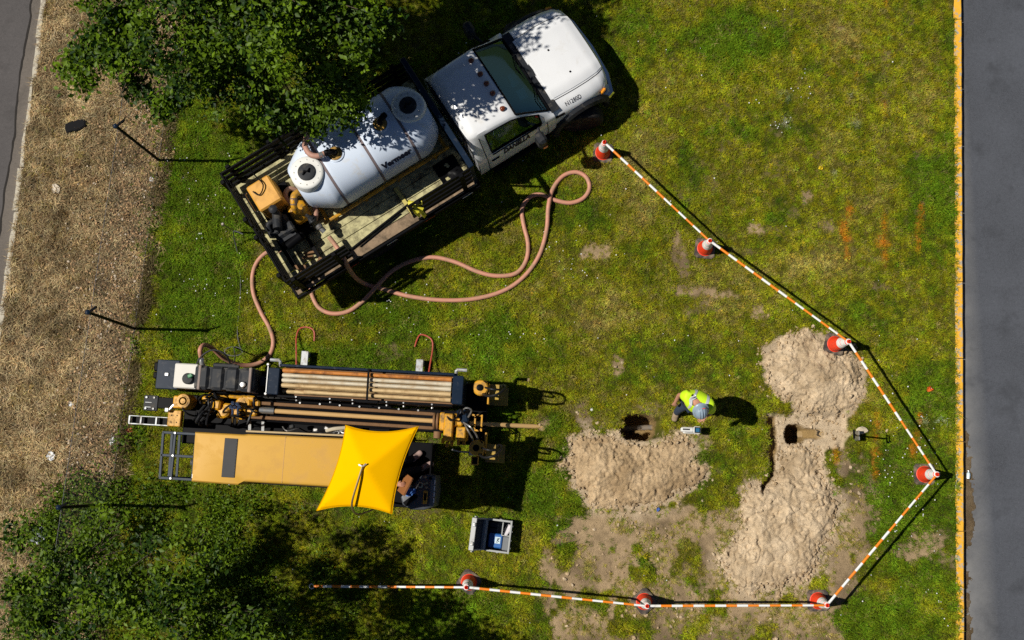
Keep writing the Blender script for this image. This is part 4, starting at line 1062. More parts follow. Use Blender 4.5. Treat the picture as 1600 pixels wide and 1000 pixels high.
# undercarriage
for y in (.30, -.98):
    prof = [(-1.25, .30), (-1.18, .12), (-1.0, .02), (1.0, .02), (1.18, .12), (1.25, .30), (1.18, .48), (1.0, .56), (-1.0, .56), (-1.18, .48)]
    b = MB(); n = len(prof)
    vs = [(x, y - .16, z) for x, z in prof] + [(x, y + .16, z) for x, z in prof]
    b.add(vs, [tuple(range(n)), tuple(range(n, 2 * n))[::-1]] + [((i + 1) % n, i, n + i, n + (i + 1) % n) for i in range(n)])
    tr = mk('rubber_track', b, RUBBER, drill)
    for k in range(18):
        mk('track_lug', MB().box((-1.0 + k * .118, y, .575), (.05, .30, .03)), RUBBER, tr)
mk('main_frame', MB().box((-.22, -.32, .50), (3.85, .9, .24), bev=.02).box((2.6, -.1, .55), (1.1, .42, .2), bev=.02), BLACK, drill)
mk('rack_frame', MB().box((.35, .40, .72), (5.0, .46, .14), bev=.02), BLACK, drill)
# rod box
for y, z in ((.69, 1.52), (.145, 1.52)):
    mk('box_rail', MB().box((1.36, y, z), (3.10, .045, .10), bev=.008), NAVY if y > .5 else BLACK, drill)
for y in (.69, .145):
    mk('box_side', MB().box((1.36, y, 1.14), (3.06, .02, .66)), BLACK, drill)
mk('box_floor', MB().box((1.36, .42, 1.26), (3.06, .50, .03)), RUST, drill)
mk('box_end', MB().box((-.27, .40, 1.26), (.20, .47, .68), bev=.012), NAVY, drill)
mk('box_end', MB().box((2.985, .42, 1.26), (.19, .50, .68), bev=.012), NAVY, drill)
mk('box_crossbar', MB().bar((1.40, .70, 1.60), (1.41, .14, 1.60), .035, .03), BLACK, drill)
mk('crossbar_clamp', MB().box((1.41, .13, 1.58), (.40, .05, .05), bev=.01), BLACK, drill)
mk('pipe_bracket', MB().tube([(-.20, .68, 1.45), (-.20, .76, 1.5), (-.22, .78, 1.5), (-.38, .78, 1.5)], .030, 8), GALV, drill, True)
mk('pipe_bracket', MB().tube([(2.93, .68, 1.45), (2.93, .76, 1.5), (2.95, .78, 1.5), (3.12, .78, 1.5)], .030, 8), GALV, drill, True)
for k, x in enumerate((.15, .75, 1.15, 1.75, 2.05, 2.55)):
    mk('rail_bolt', MB().cyl((x, .10, 1.50), (x, .075, 1.50), .02, 8).cyl((x, .145, 1.57), (x, .145, 1.585), .015, 8), SILV, drill)
# small control plate and linkage next to the box end
mk('end_plate', MB().box((-.52, .40, 1.36), (.11, .17, .05), bev=.01), NAVY, drill)
mk('linkage', MB().tube([(-.43, .70, 1.42), (-.43, .18, 1.42)], .014, 6).lathe([(.0, -.03), (.03, -.03), (.035, 0), (.02, .04), (0, .04)], 10, (-.43, .70, 1.42)).lathe([(.0, -.03), (.03, -.03), (.035, 0), (.02, .04), (0, .04)], 10, (-.43, .18, 1.42)), SILV, drill, True, 40)
# rods (lift out)
RY = [(.605, RODO, 1.50, -.14, 2.86, 'orange rusty drill rod, first from the lawn side of the rod box'),
      (.52, RODG, 1.50, -.14, 2.86, 'grey drill rod, second from the lawn side of the rod box'),
      (.432, RODG, 1.50, -.14, 2.86, 'grey drill rod in the middle of the five in the rod box'),
      (.342, RODM, 1.50, -.14, 2.86, 'tan drill rod, fourth from the lawn side of the rod box'),
      (.245, RODM, 1.46, .26, 2.86, 'short tan drill rod beside the carriage side wall of the rod box')]
for y, mt, z, x0, x1, lb in RY:
    L = x1 - x0; n = 26; pts = []; rad = []
    for k in range(n + 1):
        x = x0 + L * k / n; pts.append((x, y, z)); rad.append(.036)
    rad[0] = rad[1] = rad[-1] = rad[-2] = .043
    o = mk('drill_rod', MB().tube(pts, rad, 12), mt, None, True, 50, label=lb, cat='drill rod', group='drill rods in the rod box'); o.matrix_world = Dm
# rod row below
for i, y in enumerate((.60, .51, .42, .33, .24)):
    mk('lower_rod', MB().tube([(-.14, y, 1.40), (2.86, y, 1.40)], .036, 10), RODM, drill, True)
# tail: navy plate, white cover, black tank
mk('tail_plate', MB().box((-2.20, .42, 1.45), (.40, .52, .10), bev=.012), NAVY, drill)
mk('tail_bracket', MB().box((-2.42, .55, 1.42), (.10, .16, .12), bev=.02).box((-2.44, .40, 1.40), (.08, .12, .10), bev=.02), BLACK, drill)
mk('latch', MB().box((-2.21, .42, 1.51), (.07, .06, .03), bev=.008), SILV, drill)
mk('tail_stand', MB().box((-2.15, .2, 1.05), (.06, .06, .75)).box((-2.0, .2, 1.05), (.06, .06, .75)).box((-2.2, .6, 1.05), (.06, .06, .75)), BLACK, drill)
mk('white_cover', MB().box((-1.86, .41, 1.34), (.42, .44, .40), bev=.02), pmat('cream_cover', (.62, .59, .53), .5, var=.05), drill)
mk('filler_cap', MB().lathe([(.10, -.02), (.10, .03), (.085, .045), (0, .048)], 20, (-1.80, .36, 1.56)), PLASTIC, drill, True, 40)
mk('cap_valve', MB().box((-1.74, .41, 1.64), (.09, .07, .05), bev=.015, rz=.5), pmat('green_valve', (.05, .22, .09), .4), drill)
TK = pmat('tank_black', (.030, .032, .036), .55, var=.15, dirt=(.12, .11, .095), damt=.2, dscale=7)
segs = [-1.66, -1.385, -1.12, -.86, -.595]
for i in range(4):
    mk('tank_section', MB().box(((segs[i] + segs[i + 1]) / 2, .39, 1.42), (segs[i + 1] - segs[i] - .012, .42, .56), bev=.05), TK, drill)
mk('tank_core', MB().box((-1.13, .39, 1.40), (1.04, .38, .50)), TK, drill)
for x in (-1.56, -.66):
    mk('tank_band', MB().box((x, .39, 1.425), (.055, .432, .562), bev=.012), pmat('band_web', (.26, .20, .17), .8), drill)
mk('tank_cap', MB().lathe([(.055, 0), (.055, .03), (.04, .05), (0, .052)], 14, (-.77, .30, 1.70)).cyl((-.77, .30, 1.70), (-.77, .24, 1.73), .02, 8), SILV, drill, True, 40)
mk('valve_rack', MB().box((-1.22, .64, 1.36), (.42, .08, .12), bev=.02).box((-1.0, .63, 1.40), (.10, .06, .06), bev=.01), PLASTIC, drill)
mk('hose_inlet', MB().tube([(-1.66, .62, 1.25), (-1.68, .70, 1.3), (-1.69, .76, 1.3)], .05, 10).tube([(-1.685, .72, 1.3), (-1.69, .74, 1.3)], .065, 10), SILV, drill, True, 40)
mk('cable_loop', MB().tube(catmull([(-1.72, .62, 1.45), (-1.60, .80, 1.5), (-1.40, .90, 1.52), (-1.18, .82, 1.5), (-1.12, .68, 1.42)], 5), .016, 6), HOSEB, drill, True)
# rear brackets and carriage end
mk('motor_housing', MB().lathe([(.135, -.35), (.135, -.02), (.12, .0), (.05, .002), (.045, .012), (0, .012)], 24, (-1.91, -.03, 1.40)).box((-2.0, -.05, 1.22), (.20, .22, .32), bev=.02), YELLOW, drill, True, 40)
for k in range(1): mk('hub_ring', MB().lathe([(.085, .0), (.09, .006), (.075, .006), (.07, 0)], 20, (-1.91, -.03, 1.402)), YELLOW, drill, True)
tb = mk('tail_beam', MB().box((-2.20, -.07, 1.02), (.6, .20, .14), bev=.01), BLACK, drill)
fp = mk('foot_plate', MB().box((-2.60, -.085, 1.08), (.26, .28, .05), bev=.01), PLASTIC, drill)
for dx, dy in ((-.08, .10), (.06, .10), (-.08, -.10), (.06, -.10)):
    mk('bolt', MB().cyl((-2.60 + dx, -.085 + dy, 1.105), (-2.60 + dx, -.085 + dy, 1.13), .019, 10), GALV, fp, True, 40)
for y in (-.075, -.085 - .075):
    mk('slot_trim', MB().box((-2.64, y, 1.108), (.12, .008, .006)), GALV, fp)
lf = mk('ladder_rail', MB().box((-2.55, -.335, 1.20), (.74, .016, .07), bev=.004), GALV, drill)
mk('ladder_rail', MB().box((-2.55, -.475, 1.20), (.74, .022, .07), bev=.004), GALV, drill)
for x in (-2.91, -2.70, -2.42):
    mk('rung', MB().box((x, -.405, 1.21), (.032, .135, .05), bev=.004), GALV, drill)
mk('ladder_floor', MB().box((-2.55, -.405, 1.12), (.72, .12, .02)), BLACK, drill)
yp = mk('yellow_plate', MB().box((-2.085, -.34, 1.20), (.24, .29, .14), bev=.012), YELLOW, drill)
for dx, dy in ((-.05, .05), (.05, .05), (-.05, -.07), (.05, -.07)):
    mk('plate_hole', MB().cyl((-2.085 + dx, -.34 + dy, 1.268), (-2.085 + dx, -.34 + dy, 1.273), .012, 8), BLACK, yp)
mk('shackle', MB().tube(catmull([(-2.25, -.19, 1.30), (-2.17, -.20, 1.34), (-2.08, -.10, 1.36), (-2.02, -.06, 1.34)], 4), .022, 8).box((-2.20, -.20, 1.34), (.09, .09, .07), bev=.02), SILV, drill, True, 40)
# gearbox / rotary drive
rr = random.Random(4)
mk('carriage_base', MB().box((-1.15, -.15, .92), (1.3, .50, .20), bev=.02), BLACK, drill)
GB = [((-1.52, .02, 1.18), (.24, .16, .20)), ((-1.30, .12, 1.22), (.50, .06, .10)), ((-1.00, .10, 1.24), (.34, .07, .12)), ((-.74, .09, 1.22), (.22, .12, .14)), ((-1.33, -.06, 1.20), (.16, .22, .26)),
      ((-1.12, -.08, 1.24), (.20, .14, .22)), ((-.98, -.16, 1.18), (.18, .18, .20)), ((-.72, -.14, 1.18), (.26, .22, .22)), ((-1.28, -.24, 1.10), (.20, .12, .16)), ((-.90, -.26, 1.12), (.26, .08, .14)), ((-.62, -.05, 1.14), (.10, .30, .18))]
for c, s in GB: mk('gearbox_block', MB().box(c, (s[0] * .85, s[1] * .8, s[2]), bev=.03, rz=rr.uniform(-.12, .12)), YELLOW, drill)
mk('gear_case', MB().lathe([(.14, -.2), (.14, .0), (.11, .03), (.05, .035), (.045, .05), (0, .05)], 20, (-.86, .0, 1.26)), YELLOW, drill, True, 40)
mk('gear_case', MB().lathe([(.11, -.2), (.11, .0), (.08, .03), (0, .035)], 18, (-1.22, -.17, 1.22)), YELLOW, drill, True, 40)
for k in range(17):
    x0, y0 = rr.uniform(-1.75, -.55), rr.uniform(-.30, .12); x1, y1 = x0 + rr.uniform(-.35, .35), y0 + rr.uniform(-.25, .25); y1 = min(max(y1, -.42), .12)
    mk('hydraulic_hose', MB().tube(catmull([(x0, y0, 1.1), (x0 * .7 + x1 * .3, y0 + .03, 1.36 + rr.random() * .1), (x0 * .3 + x1 * .7, y1 - .02, 1.38 + rr.random() * .1), (x1, y1, 1.1)], 4), rr.uniform(.016, .024), 6), HOSEB, drill, True)
for (a, c_) in (((-1.72, -.38, 1.15), (-1.34, .08, 1.32)), ((-1.78, -.34, 1.15), (-1.42, .08, 1.32)), ((-1.66, -.40, 1.15), (-1.28, .06, 1.30))):
    mk('hydraulic_hose', MB().tube([a, c_], .026, 8), HOSEB, drill, True)
for (x, y) in ((-1.02, -.02), (-.94, -.03), (-.98, -.10), (-.90, -.08), (-1.05, -.09)):
    mk('chrome_fitting', MB().cyl((x, y, 1.3), (x + .02, y + .01, 1.47), .024, 8).cyl((x + .01, y, 1.38), (x + .012, y, 1.42), .036, 6), CHROME, drill, True, 40)
for x in (-1.02, -.93):
    mk('chrome_pipe', MB().tube(catmull([(x + .03, -.10, 1.44), (x + .03, -.22, 1.42), (x + .01, -.32, 1.34), (x - .05, -.40, 1.16)], 4), .022, 8), CHROME, drill, True)
for x in (-.77, -.53):
    mk('strut_plate', MB().box((x, -.38, 1.06), (.05, .18, .02), rot=Matrix.Rotation(.25, 3, 'X')), GALV, drill)
# rails and the rod in the carriage
def rz_(x): return 1.22 - .19 * x * .9
for y in (.02, -.235):
    mk('thrust_rail', MB().bar((-.75, y, rz_(-.75) - .18), (2.52, y, rz_(2.52) - .18), .06, .07, bev=.008), RUST, drill)
mk('rail_bed', MB().bar((-.75, -.11, rz_(-.75) - .24), (2.52, -.11, rz_(2.52) - .24), .34, .05), BLACK, drill)
mk('rail_side', MB().bar((-.85, -.29, rz_(-.85) - .30), (2.52, -.29, rz_(2.52) - .30), .03, .22), BLACK, drill)
mk('rail_side', MB().bar((-.85, .07, rz_(-.85) - .30), (2.52, .07, rz_(2.52) - .30), .03, .22), BLACK, drill)
for k in range(7):
    x = .1 + k * .35; mk('rail_bolt', MB().cyl((x, .07, rz_(x) - .2), (x, .07, rz_(x) - .16), .018, 8), SILV, drill)
pts = [(-.30, -.11, rz_(-.30)), (.1, -.11, rz_(.1)), (1.4, -.11, rz_(1.4)), (2.7, -.11, rz_(2.7)), (3.35, -.10, .46), (4.0, -.085, .16), (4.46, -.07, -.04)]
mk('drill_string', MB().tube(catmull(pts, 5), .042, 12), pmat('string_tan', (.60, .38, .16), .6, 0, var=.12, spec=.2), drill, True)
mk('spindle', MB().tube([(-.55, -.11, rz_(-.55)), (-.30, -.11, rz_(-.30))], .06, 12), STEEL, drill, True, 40)
for dx in (-.03, .03):
    mk('guide_disc', MB().lathe([(.0, -.018), (.15, -.018), (.155, 0), (.15, .018), (0, .018)], 22, (2.555 + dx, -.11, .80), Matrix.Rotation(math.pi / 2, 3, 'Y')), RUST, drill, True, 40)
# hydraulic clutter between rail and hood
for k in range(12):
    x0 = rr.uniform(-.55, .9); L = rr.uniform(.2, .6)
    mk('hydraulic_hose', MB().tube(catmull([(x0, -.34 - rr.random() * .14, .95), (x0 + L * .4, -.36 - rr.random() * .1, 1.05), (x0 + L, -.36 - rr.random() * .12, .92)], 4), rr.uniform(.012, .026), 6), HOSEB if k % 3 else STEEL, drill, True)
for x, y in ((-.02, -.36), (.42, -.40), (.62, -.36), (.78, -.42), (.9, -.36)):
    mk('valve_block', MB().box((x, y, 1.0), (.09, .07, .09), bev=.015, rz=rr.uniform(-.5, .5)), STEEL if x > .3 else PLASTIC, drill)
mk('hydraulic_sleeve', MB().tube(catmull([(.62, -.40, 1.02), (.78, -.36, 1.1), (.98, -.33, 1.08)], 5), .035, 8), pmat('sleeve_grey', (.45, .40, .30), .8), drill, True)
# front: vises
VZ = .70
for x, w, y0, y1, h in ((2.70, .10, .04, -.28, 1.02), (2.82, .16, .02, -.46, 1.08), (2.93, .07, .03, -.20, 1.0), (3.05, .17, -.20, -.44, 1.06)):
    mk('vise_block', MB().box((x, (y0 + y1) / 2, (VZ + h) / 2 - .05), (w, y0 - y1, h - VZ + .3), bev=.02), YELLOW, drill)
for x, y in ((2.72, -.46), (2.80, -.52), (2.88, -.50), (3.0, -.48), (3.10, -.47)):
    mk('vise_foot', MB().box((x, y, .95), (.05, .10, .16), bev=.01), YELLOW, drill)
mk('vise_jaw', MB().box((2.90, -.11, 1.02), (.34, .16, .12), bev=.03), YELLOW, drill)
for x, y in ((2.72, -.04), (2.80, -.22), (2.87, -.30), (3.02, -.26), (3.10, -.36), (2.78, -.38)):
    mk('vise_bolt', MB().cyl((x, y, 1.06), (x, y, 1.115), .022, 8), BLACK if y < -.28 else SILV, drill, True, 40)
mk('side_roller', MB().cyl((2.60, -.30, .85), (2.60, -.42, .85), .07, 14), RUST, drill, True, 40)
mk('valve_bank', MB().box((3.06, -.02, 1.0), (.18, .24, .16), bev=.03, rz=.3).box((3.0, .06, 1.05), (.10, .10, .12), bev=.02, rz=.5), NAVY, drill)
for pts in ([(3.02, .05, 1.1), (3.12, .13, 1.3), (3.22, .10, 1.25), (3.16, -.02, 1.1)], [(2.96, -.04, 1.1), (3.02, .10, 1.28), (3.10, .02, 1.2)], [(3.08, -.12, 1.1), (3.22, -.20, 1.22), (3.33, -.34, 1.1), (3.36, -.48, 1.0)], [(3.10, -.14, 1.1), (3.18, -.26, 1.22), (3.25, -.38, 1.1), (3.28, -.50, 1.0)], [(2.75, .02, 1.1), (2.86, -.1, 1.25), (2.95, -.05, 1.2), (3.0, .02, 1.1)]):
    mk('hydraulic_hose', MB().tube(catmull(pts, 5), .016, 6), STEEL if pts[0][0] > 3.0 else HOSEB, drill, True)
for y in (.03, -.24):
    mk('guard_bar', MB().bar((3.17, y, .92), (3.40, y, .92), .03, .04), YELLOW, drill)
for x in (3.27, 3.39):
    mk('guard_bar', MB().bar((x, .045, .925), (x, -.255, .925), .028, .04), YELLOW, drill)
mk('nose_beam', MB().box((3.2, -.05, .40), (.5, .9, .12), bev=.02).box((3.15, .45, .85), (.5, .30, .10), bev=.02), BLACK, drill)
# stake-down units
for cy, sy in ((.50, 1), (-.56, -1)):
    mk('stake_mast', MB().box((3.39, cy - .02, .75), (.12, .14, 1.0), bev=.015), BLACK, drill)
    su = mk('stake_motor', MB().lathe([(.14, -.14), (.14, .0), (.12, .02), (.05, .022), (.045, .04), (0, .04)], 20, (3.36, cy, 1.33)).box((3.42, cy, 1.27), (.12, .26, .12), bev=.02), YELLOW, drill, True, 40)
    mk('motor_core', MB().lathe([(.055, 0), (.06, .015), (.04, .02), (0, .02)], 14, (3.35, cy, 1.355)), BLACK, su, True)
    for dy in (.10, -.10):
        mk('motor_slot', MB().box((3.43, cy + dy, 1.335), (.06, .05, .02), bev=.006), BLACK, su)
    mk('stake_blade', MB().box((3.505, cy - .10 * sy, 1.15), (.03, .36, .26), bev=.004), YELLOW, drill)
    mk('stake_base', MB().box((3.62, cy - .06, .10), (.36, .34, .04), bev=.006).bar((3.45, cy, .12), (3.7, cy - .1, .5), .04, .05), pmat('olive_plate', (.42, .27, .03), .6, dirt=(.2, .13, .06), damt=.4), drill)
    mk('stake_bracket', MB().box((3.60, cy - .05, 1.12), (.17, .27, .03), bev=.005), MATS['olive_plate'], drill)
    mk('stake_auger', MB().cyl((3.47, cy, 0.0), (3.47, cy, 1.1), .03, 8), STEEL, drill)
    mk('hose_loop', MB().tube(catmull([(3.40, cy - .1, 1.30), (3.52, cy - .16, 1.62), (3.70, cy - .12, 1.70), (3.82, cy + .02, 1.50), (3.74, cy + .08, 1.1), (3.55, cy + .05, .9)], 6), .022, 7), HOSEB, drill, True)
    mk('hose_loop', MB().tube(catmull([(3.40, cy + .02, 1.28), (3.55, cy - .02, 1.45), (3.70, cy - .02, 1.42), (3.74, cy + .06, 1.2), (3.60, cy + .08, .9)], 6), .018, 7), HOSEB, drill, True)
mk('lower_box', MB().box((3.29, -.78, .62), (.13, .16, .10), bev=.01), YELLOW, drill)
mk('lower_box_lid', MB().box((3.29, -.78, .673), (.09, .12, .008)), BLACK, drill)
mk('cross_rod', MB().tube([(2.86, -.60, .62), (3.0, -.63, .62), (3.3, -.63, .62)], .018, 7).box((3.22, -.60, .64), (.10, .18, .08), bev=.01), STEEL, drill, True, 40)
# outriggers on the lawn side
for x, y0, y1 in ((-.075, .74, 1.09), (2.11, .74, 1.05)):
    mk('outrigger', MB().box((x, (y0 + y1) / 2, .22), (.135, y1 - y0, .05), bev=.008).box((x, y1 - .05, .10), (.12, .10, .20), bev=.01), GALV, drill)
    mk('outrigger_post', MB().box((x, .73, .45), (.12, .08, .55), bev=.01), BLACK, drill)

# ---- power pack hood
HB = [(-1.60, -.56), (-.74, -.56), (-.66, -.545), (1.30, -.52), (1.30, -1.38), (-.66, -1.385), (-.76, -1.44), (-1.58, -1.43)]
def hood_prism(poly, z0, z1, r):
    b = MB(); n = len(poly); cx = sum(p[0] for p in poly) / n; cy = sum(p[1] for p in poly) / n
    lv = [(0, z0), (0, z1 - r), (r * .12, z1 - r * .5), (r * .45, z1 - r * .13), (r, z1)]
    vs = []
    for ins, z in lv:
        for x, y in poly:
            vs.append((x - math.copysign(ins, x - cx), y - math.copysign(ins, y - cy), z))
    fs = []
    for k in range(len(lv) - 1):
        for i in range(n): fs.append((k * n + (i + 1) % n, k * n + i, (k + 1) * n + i, (k + 1) * n + (i + 1) % n))
    fs.append(tuple((len(lv) - 1) * n + i for i in range(n))[::-1])
    return b.add(vs, fs)
hoodo = mk('engine_hood', hood_prism(HB, .75, 1.55, .06), HOODY, drill, True, 30)
mk('hood_seam', MB().box((.02, -.96, 1.551), (.010, .80, .003)), pmat('hood_seam', (.45, .24, .05), .5), hoodo)
vt = mk('hood_vent', MB().box((-.93, -.98, 1.555), (.235, .68, .014), bev=.02), pmat('vent_mesh', (.050, .050, .052), .55, var=.15), hoodo)
for k in range(12): mk('vent_slat', MB().box((-.93, -1.285 + k * .0555, 1.564), (.20, .020, .004)), MATS['vent_mesh'], vt)
for y in (-.56 + .005, -1.40):
    mk('hood_skirt', MB().box((-.1, y, .95), (2.9, .02, .4)), BLACK, drill)
mk('hood_latch', MB().box((-1.56, -1.33, 1.50), (.05, .09, .05), bev=.01), SILV, hoodo)
mk('hood_trim', MB().bar((-.70, -.50, 1.50), (1.3, -.475, 1.50), .03, .025), pmat('trim_tan', (.42, .30, .14), .6), hoodo)
# radiator guard behind the hood
GF = pmat('guard_steel', (.030, .042, .060), .4, 0, var=.2, dirt=(.10, .10, .10), damt=.15, spec=.25)
for (a, c_) in (((-2.24, -.60, 1.30), (-1.62, -.60, 1.30)), ((-2.24, -1.00, 1.30), (-1.62, -1.00, 1.30)), ((-2.22, -1.40, 1.30), (-1.62, -1.40, 1.30)), ((-2.24, -.60, 1.30), (-2.22, -1.40, 1.30)), ((-2.02, -.60, 1.31), (-2.02, -1.40, 1.31)), ((-1.64, -.60, 1.30), (-1.64, -1.40, 1.30))):
    mk('guard_bar', MB().bar(a, c_, .045, .045, bev=.006), GF, drill)
for (x, y) in ((-2.24, -.60), (-2.22, -1.40), (-2.23, -1.0)):
    mk('guard_post', MB().bar((x, y, 1.30), (x, y, .42), .04, .04), GF, drill)
for z in (.45, .85):
    mk('guard_bar', MB().bar((-2.24, -.60, z), (-2.22, -1.40, z), .04, .04), GF, drill)
for y in (-.6, -1.4): mk('guard_bar', MB().bar((-2.23, y, .45), (-1.6, y, .45), .04, .04), GF, drill)
for y in (-.60, -1.0, -1.40): mk('guard_bolt', MB().cyl((-2.02, y, 1.33), (-2.02, y, 1.345), .018, 8), SILV, drill)
mk('radiator', MB().box((-1.585, -1.0, 1.05), (.03, .8, .6)), BLACK, drill)
mk('exhaust_stub', MB().lathe([(.05, -.1), (.055, .05), (.045, .05), (.04, -.05)], 14, (-1.70, -1.10, 1.15), Matrix.Rotation(-1.2, 3, 'Y')), STEEL, drill, True)

# ---- sunshade
CAN = pmat('shade_cloth', (.88, .455, .0), .95, var=.04, vscale=4, spec=.03)
cc = {'tl': Vector((1.33, -.34, 2.93)), 'tr': Vector((2.52, -.29, 2.93)), 'br': Vector((2.19, -1.71, 2.93)), 'bl': Vector((.97, -1.73, 2.93))}
pk = Vector((1.70, -.98, 3.13))
def can_pt(u, v):
    # u across, v along; edges curve inwards between the tips
    p = cc['bl'] * (1 - u) * (1 - v) + cc['br'] * u * (1 - v) + cc['tl'] * (1 - u) * v + cc['tr'] * u * v
    m = (cc['bl'] + cc['br'] + cc['tl'] + cc['tr']) / 4
    bu, bv = 4 * u * (1 - u), 4 * v * (1 - v)
    eu, ev = abs(2 * u - 1), abs(2 * v - 1)
    pull = .11 * (bu * ev ** 2 * ev + bv * eu ** 2 * eu)
    d = Vector((m.x - p.x, m.y - p.y, 0)); 
    if d.length > 1e-5:
        if ev > eu: p = p + Vector((0, math.copysign(1, d.y), 0)) * .10 * bu * ev ** 4
        p = p + Vector((math.copysign(1, d.x), 0, 0)) * .075 * bv * eu ** 4
        if ev <= eu: p = p + Vector((0, math.copysign(1, d.y), 0)) * .10 * bu * ev ** 4
    r = max(eu, ev); p.z = 2.93 + .22 * (1 - r) ** .9 - .03 * (1 - r) * r
    return p
canopy = mk('canopy', MB().grid(can_pt, list(np.linspace(0, 1, 25)), list(np.linspace(0, 1, 25))), CAN, drill, True, 20)
md = canopy.modifiers.new('cloth', 'SOLIDIFY'); md.thickness = .004
SEAM = pmat('seam_thread', (.62, .33, .0), .9, spec=.03)
hem = [can_pt(float(t_), 0) for t_ in np.linspace(0, 1, 21)] + [can_pt(1, float(t_)) for t_ in np.linspace(0.05, 1, 20)] + [can_pt(float(t_), 1) for t_ in np.linspace(.95, 0, 20)] + [can_pt(0, float(t_)) for t_ in np.linspace(.95, 0, 20)]
mk('canopy_hem', MB().tube(hem, .008, 6), SEAM, canopy, True)
POLE = pmat('pole_brass', (.30, .24, .12), .35, .7, var=.1)
mk('canopy_pole', MB().tube(catmull([(1.70, -.98, 3.17), (1.66, -1.15, 3.16), (1.58, -1.45, 3.10), (1.55, -1.60, 3.03), (1.56, -1.70, 2.90), (1.60, -1.76, 2.7), (1.66, -1.74, 2.3), (1.68, -1.70, 1.6), (1.68, -1.62, .6)], 6), .017, 8), POLE, drill, True)
mk('pole_hook', MB().tube([(1.64, -.96, 3.16), (1.70, -.985, 3.17), (1.755, -.94, 3.16)], .016, 6), STEEL, drill, True)
for k in ('tl', 'tr', 'br', 'bl'):
    mk('canopy_rib', MB().tube(catmull([pk - Vector((0, 0, .08)), (pk + cc[k]) / 2 + Vector((0, 0, -.09)), cc[k] - Vector((0, 0, .03))], 4), .008, 5), BLACK, canopy, True)
# ---- operator station
mk('platform', MB().box((1.90, -1.10, .40), (1.25, 1.20, .05), bev=.01).box((2.50, -.85, .55), (.03, .65, .30), bev=.01), BLACK, drill)
mk('seat', MB().box((1.62, -1.02, .78), (.48, .48, .14), bev=.05).box((1.40, -1.02, 1.12), (.14, .46, .62), bev=.05).box((1.62, -1.02, .57), (.3, .3, .3)), PLASTIC, drill)
CONS = [(2.10, -1.62), (2.06, -1.50), (2.40, -1.10), (2.52, -1.06), (2.66, -1.08), (2.69, -1.35), (2.66, -1.62), (2.50, -1.69), (2.25, -1.70)]
con = mk('console', hood_prism(CONS, .45, 1.18, .04), pmat('console_grey', (.050, .055, .065), .5, var=.15), drill, True, 35)
mk('console_edge', MB().box((2.615, -1.36, 1.185), (.085, .50, .03), bev=.012), pmat('edge_grey', (.11, .12, .14), .5), con)
for k in range(4): mk('label_strip', MB().box((2.652, -1.20 - k * .105, 1.204), (.018, .082, .012)), pmat('label_white', (.7, .7, .68), .5), con)
mk('display', MB().box((2.50, -1.47, 1.20), (.075, .235, .05), bev=.008), YELLOW, con)
mk('display_screen', MB().box((2.50, -1.46, 1.226), (.045, .13, .006)), BLACK, con)
mk('gauge', MB().box((2.40, -1.26, 1.20), (.08, .09, .03), bev=.012), pmat('gauge_cream', (.55, .50, .34), .5), con)
mk('gauge_face', MB().box((2.40, -1.26, 1.216), (.05, .06, .006)), PLASTIC, con)
for x, y in ((2.47, -1.24), (2.51, -1.22), (2.51, -1.30), (2.48, -1.12)): mk('knob', MB().lathe([(.02, 0), (.022, .03), (.012, .04), (0, .041)], 10, (x, y, 1.18)), pmat('knob_tan', (.35, .26, .14), .5), con, True)
mk('joystick', MB().tube([(2.58, -1.14, 1.18), (2.58, -1.13, 1.30)], [.02, .03], 10), BLACK, con, True)
mk('tray', MB().box((2.24, -1.53, 1.20), (.26, .09, .05), rz=.72, bev=.01), BLACK, con)
o = mk('blue_rag', MB().grid(lambda u, v: (2.24 + u * .16, -1.40 + v * .14, 1.205 + .02 * math.sin(u * 9 + 1) * math.cos(v * 7)), list(np.linspace(-.5, .5, 9)), list(np.linspace(-.5, .5, 9))).bar((2.22, -1.42, 1.235), (2.33, -1.34, 1.235), .02, .012), pmat('rag_blue', (.06, .17, .50), .8), None, True, label='bright blue rag on the drill console beside the brown folder', cat='rag'); o.matrix_world = Dm
o = mk('brown_folder', MB().box((2.13, -1.27, 1.18), (.03, .34, .36), rz=-.42, rot=Matrix.Rotation(-.42, 3, 'Z') @ Matrix.Rotation(.5, 3, 'Y')), pmat('folder_brown', (.26, .10, .03), .6), None, label='brown folder standing on the drill console under the sunshade edge', cat='folder'); o.matrix_world = Dm
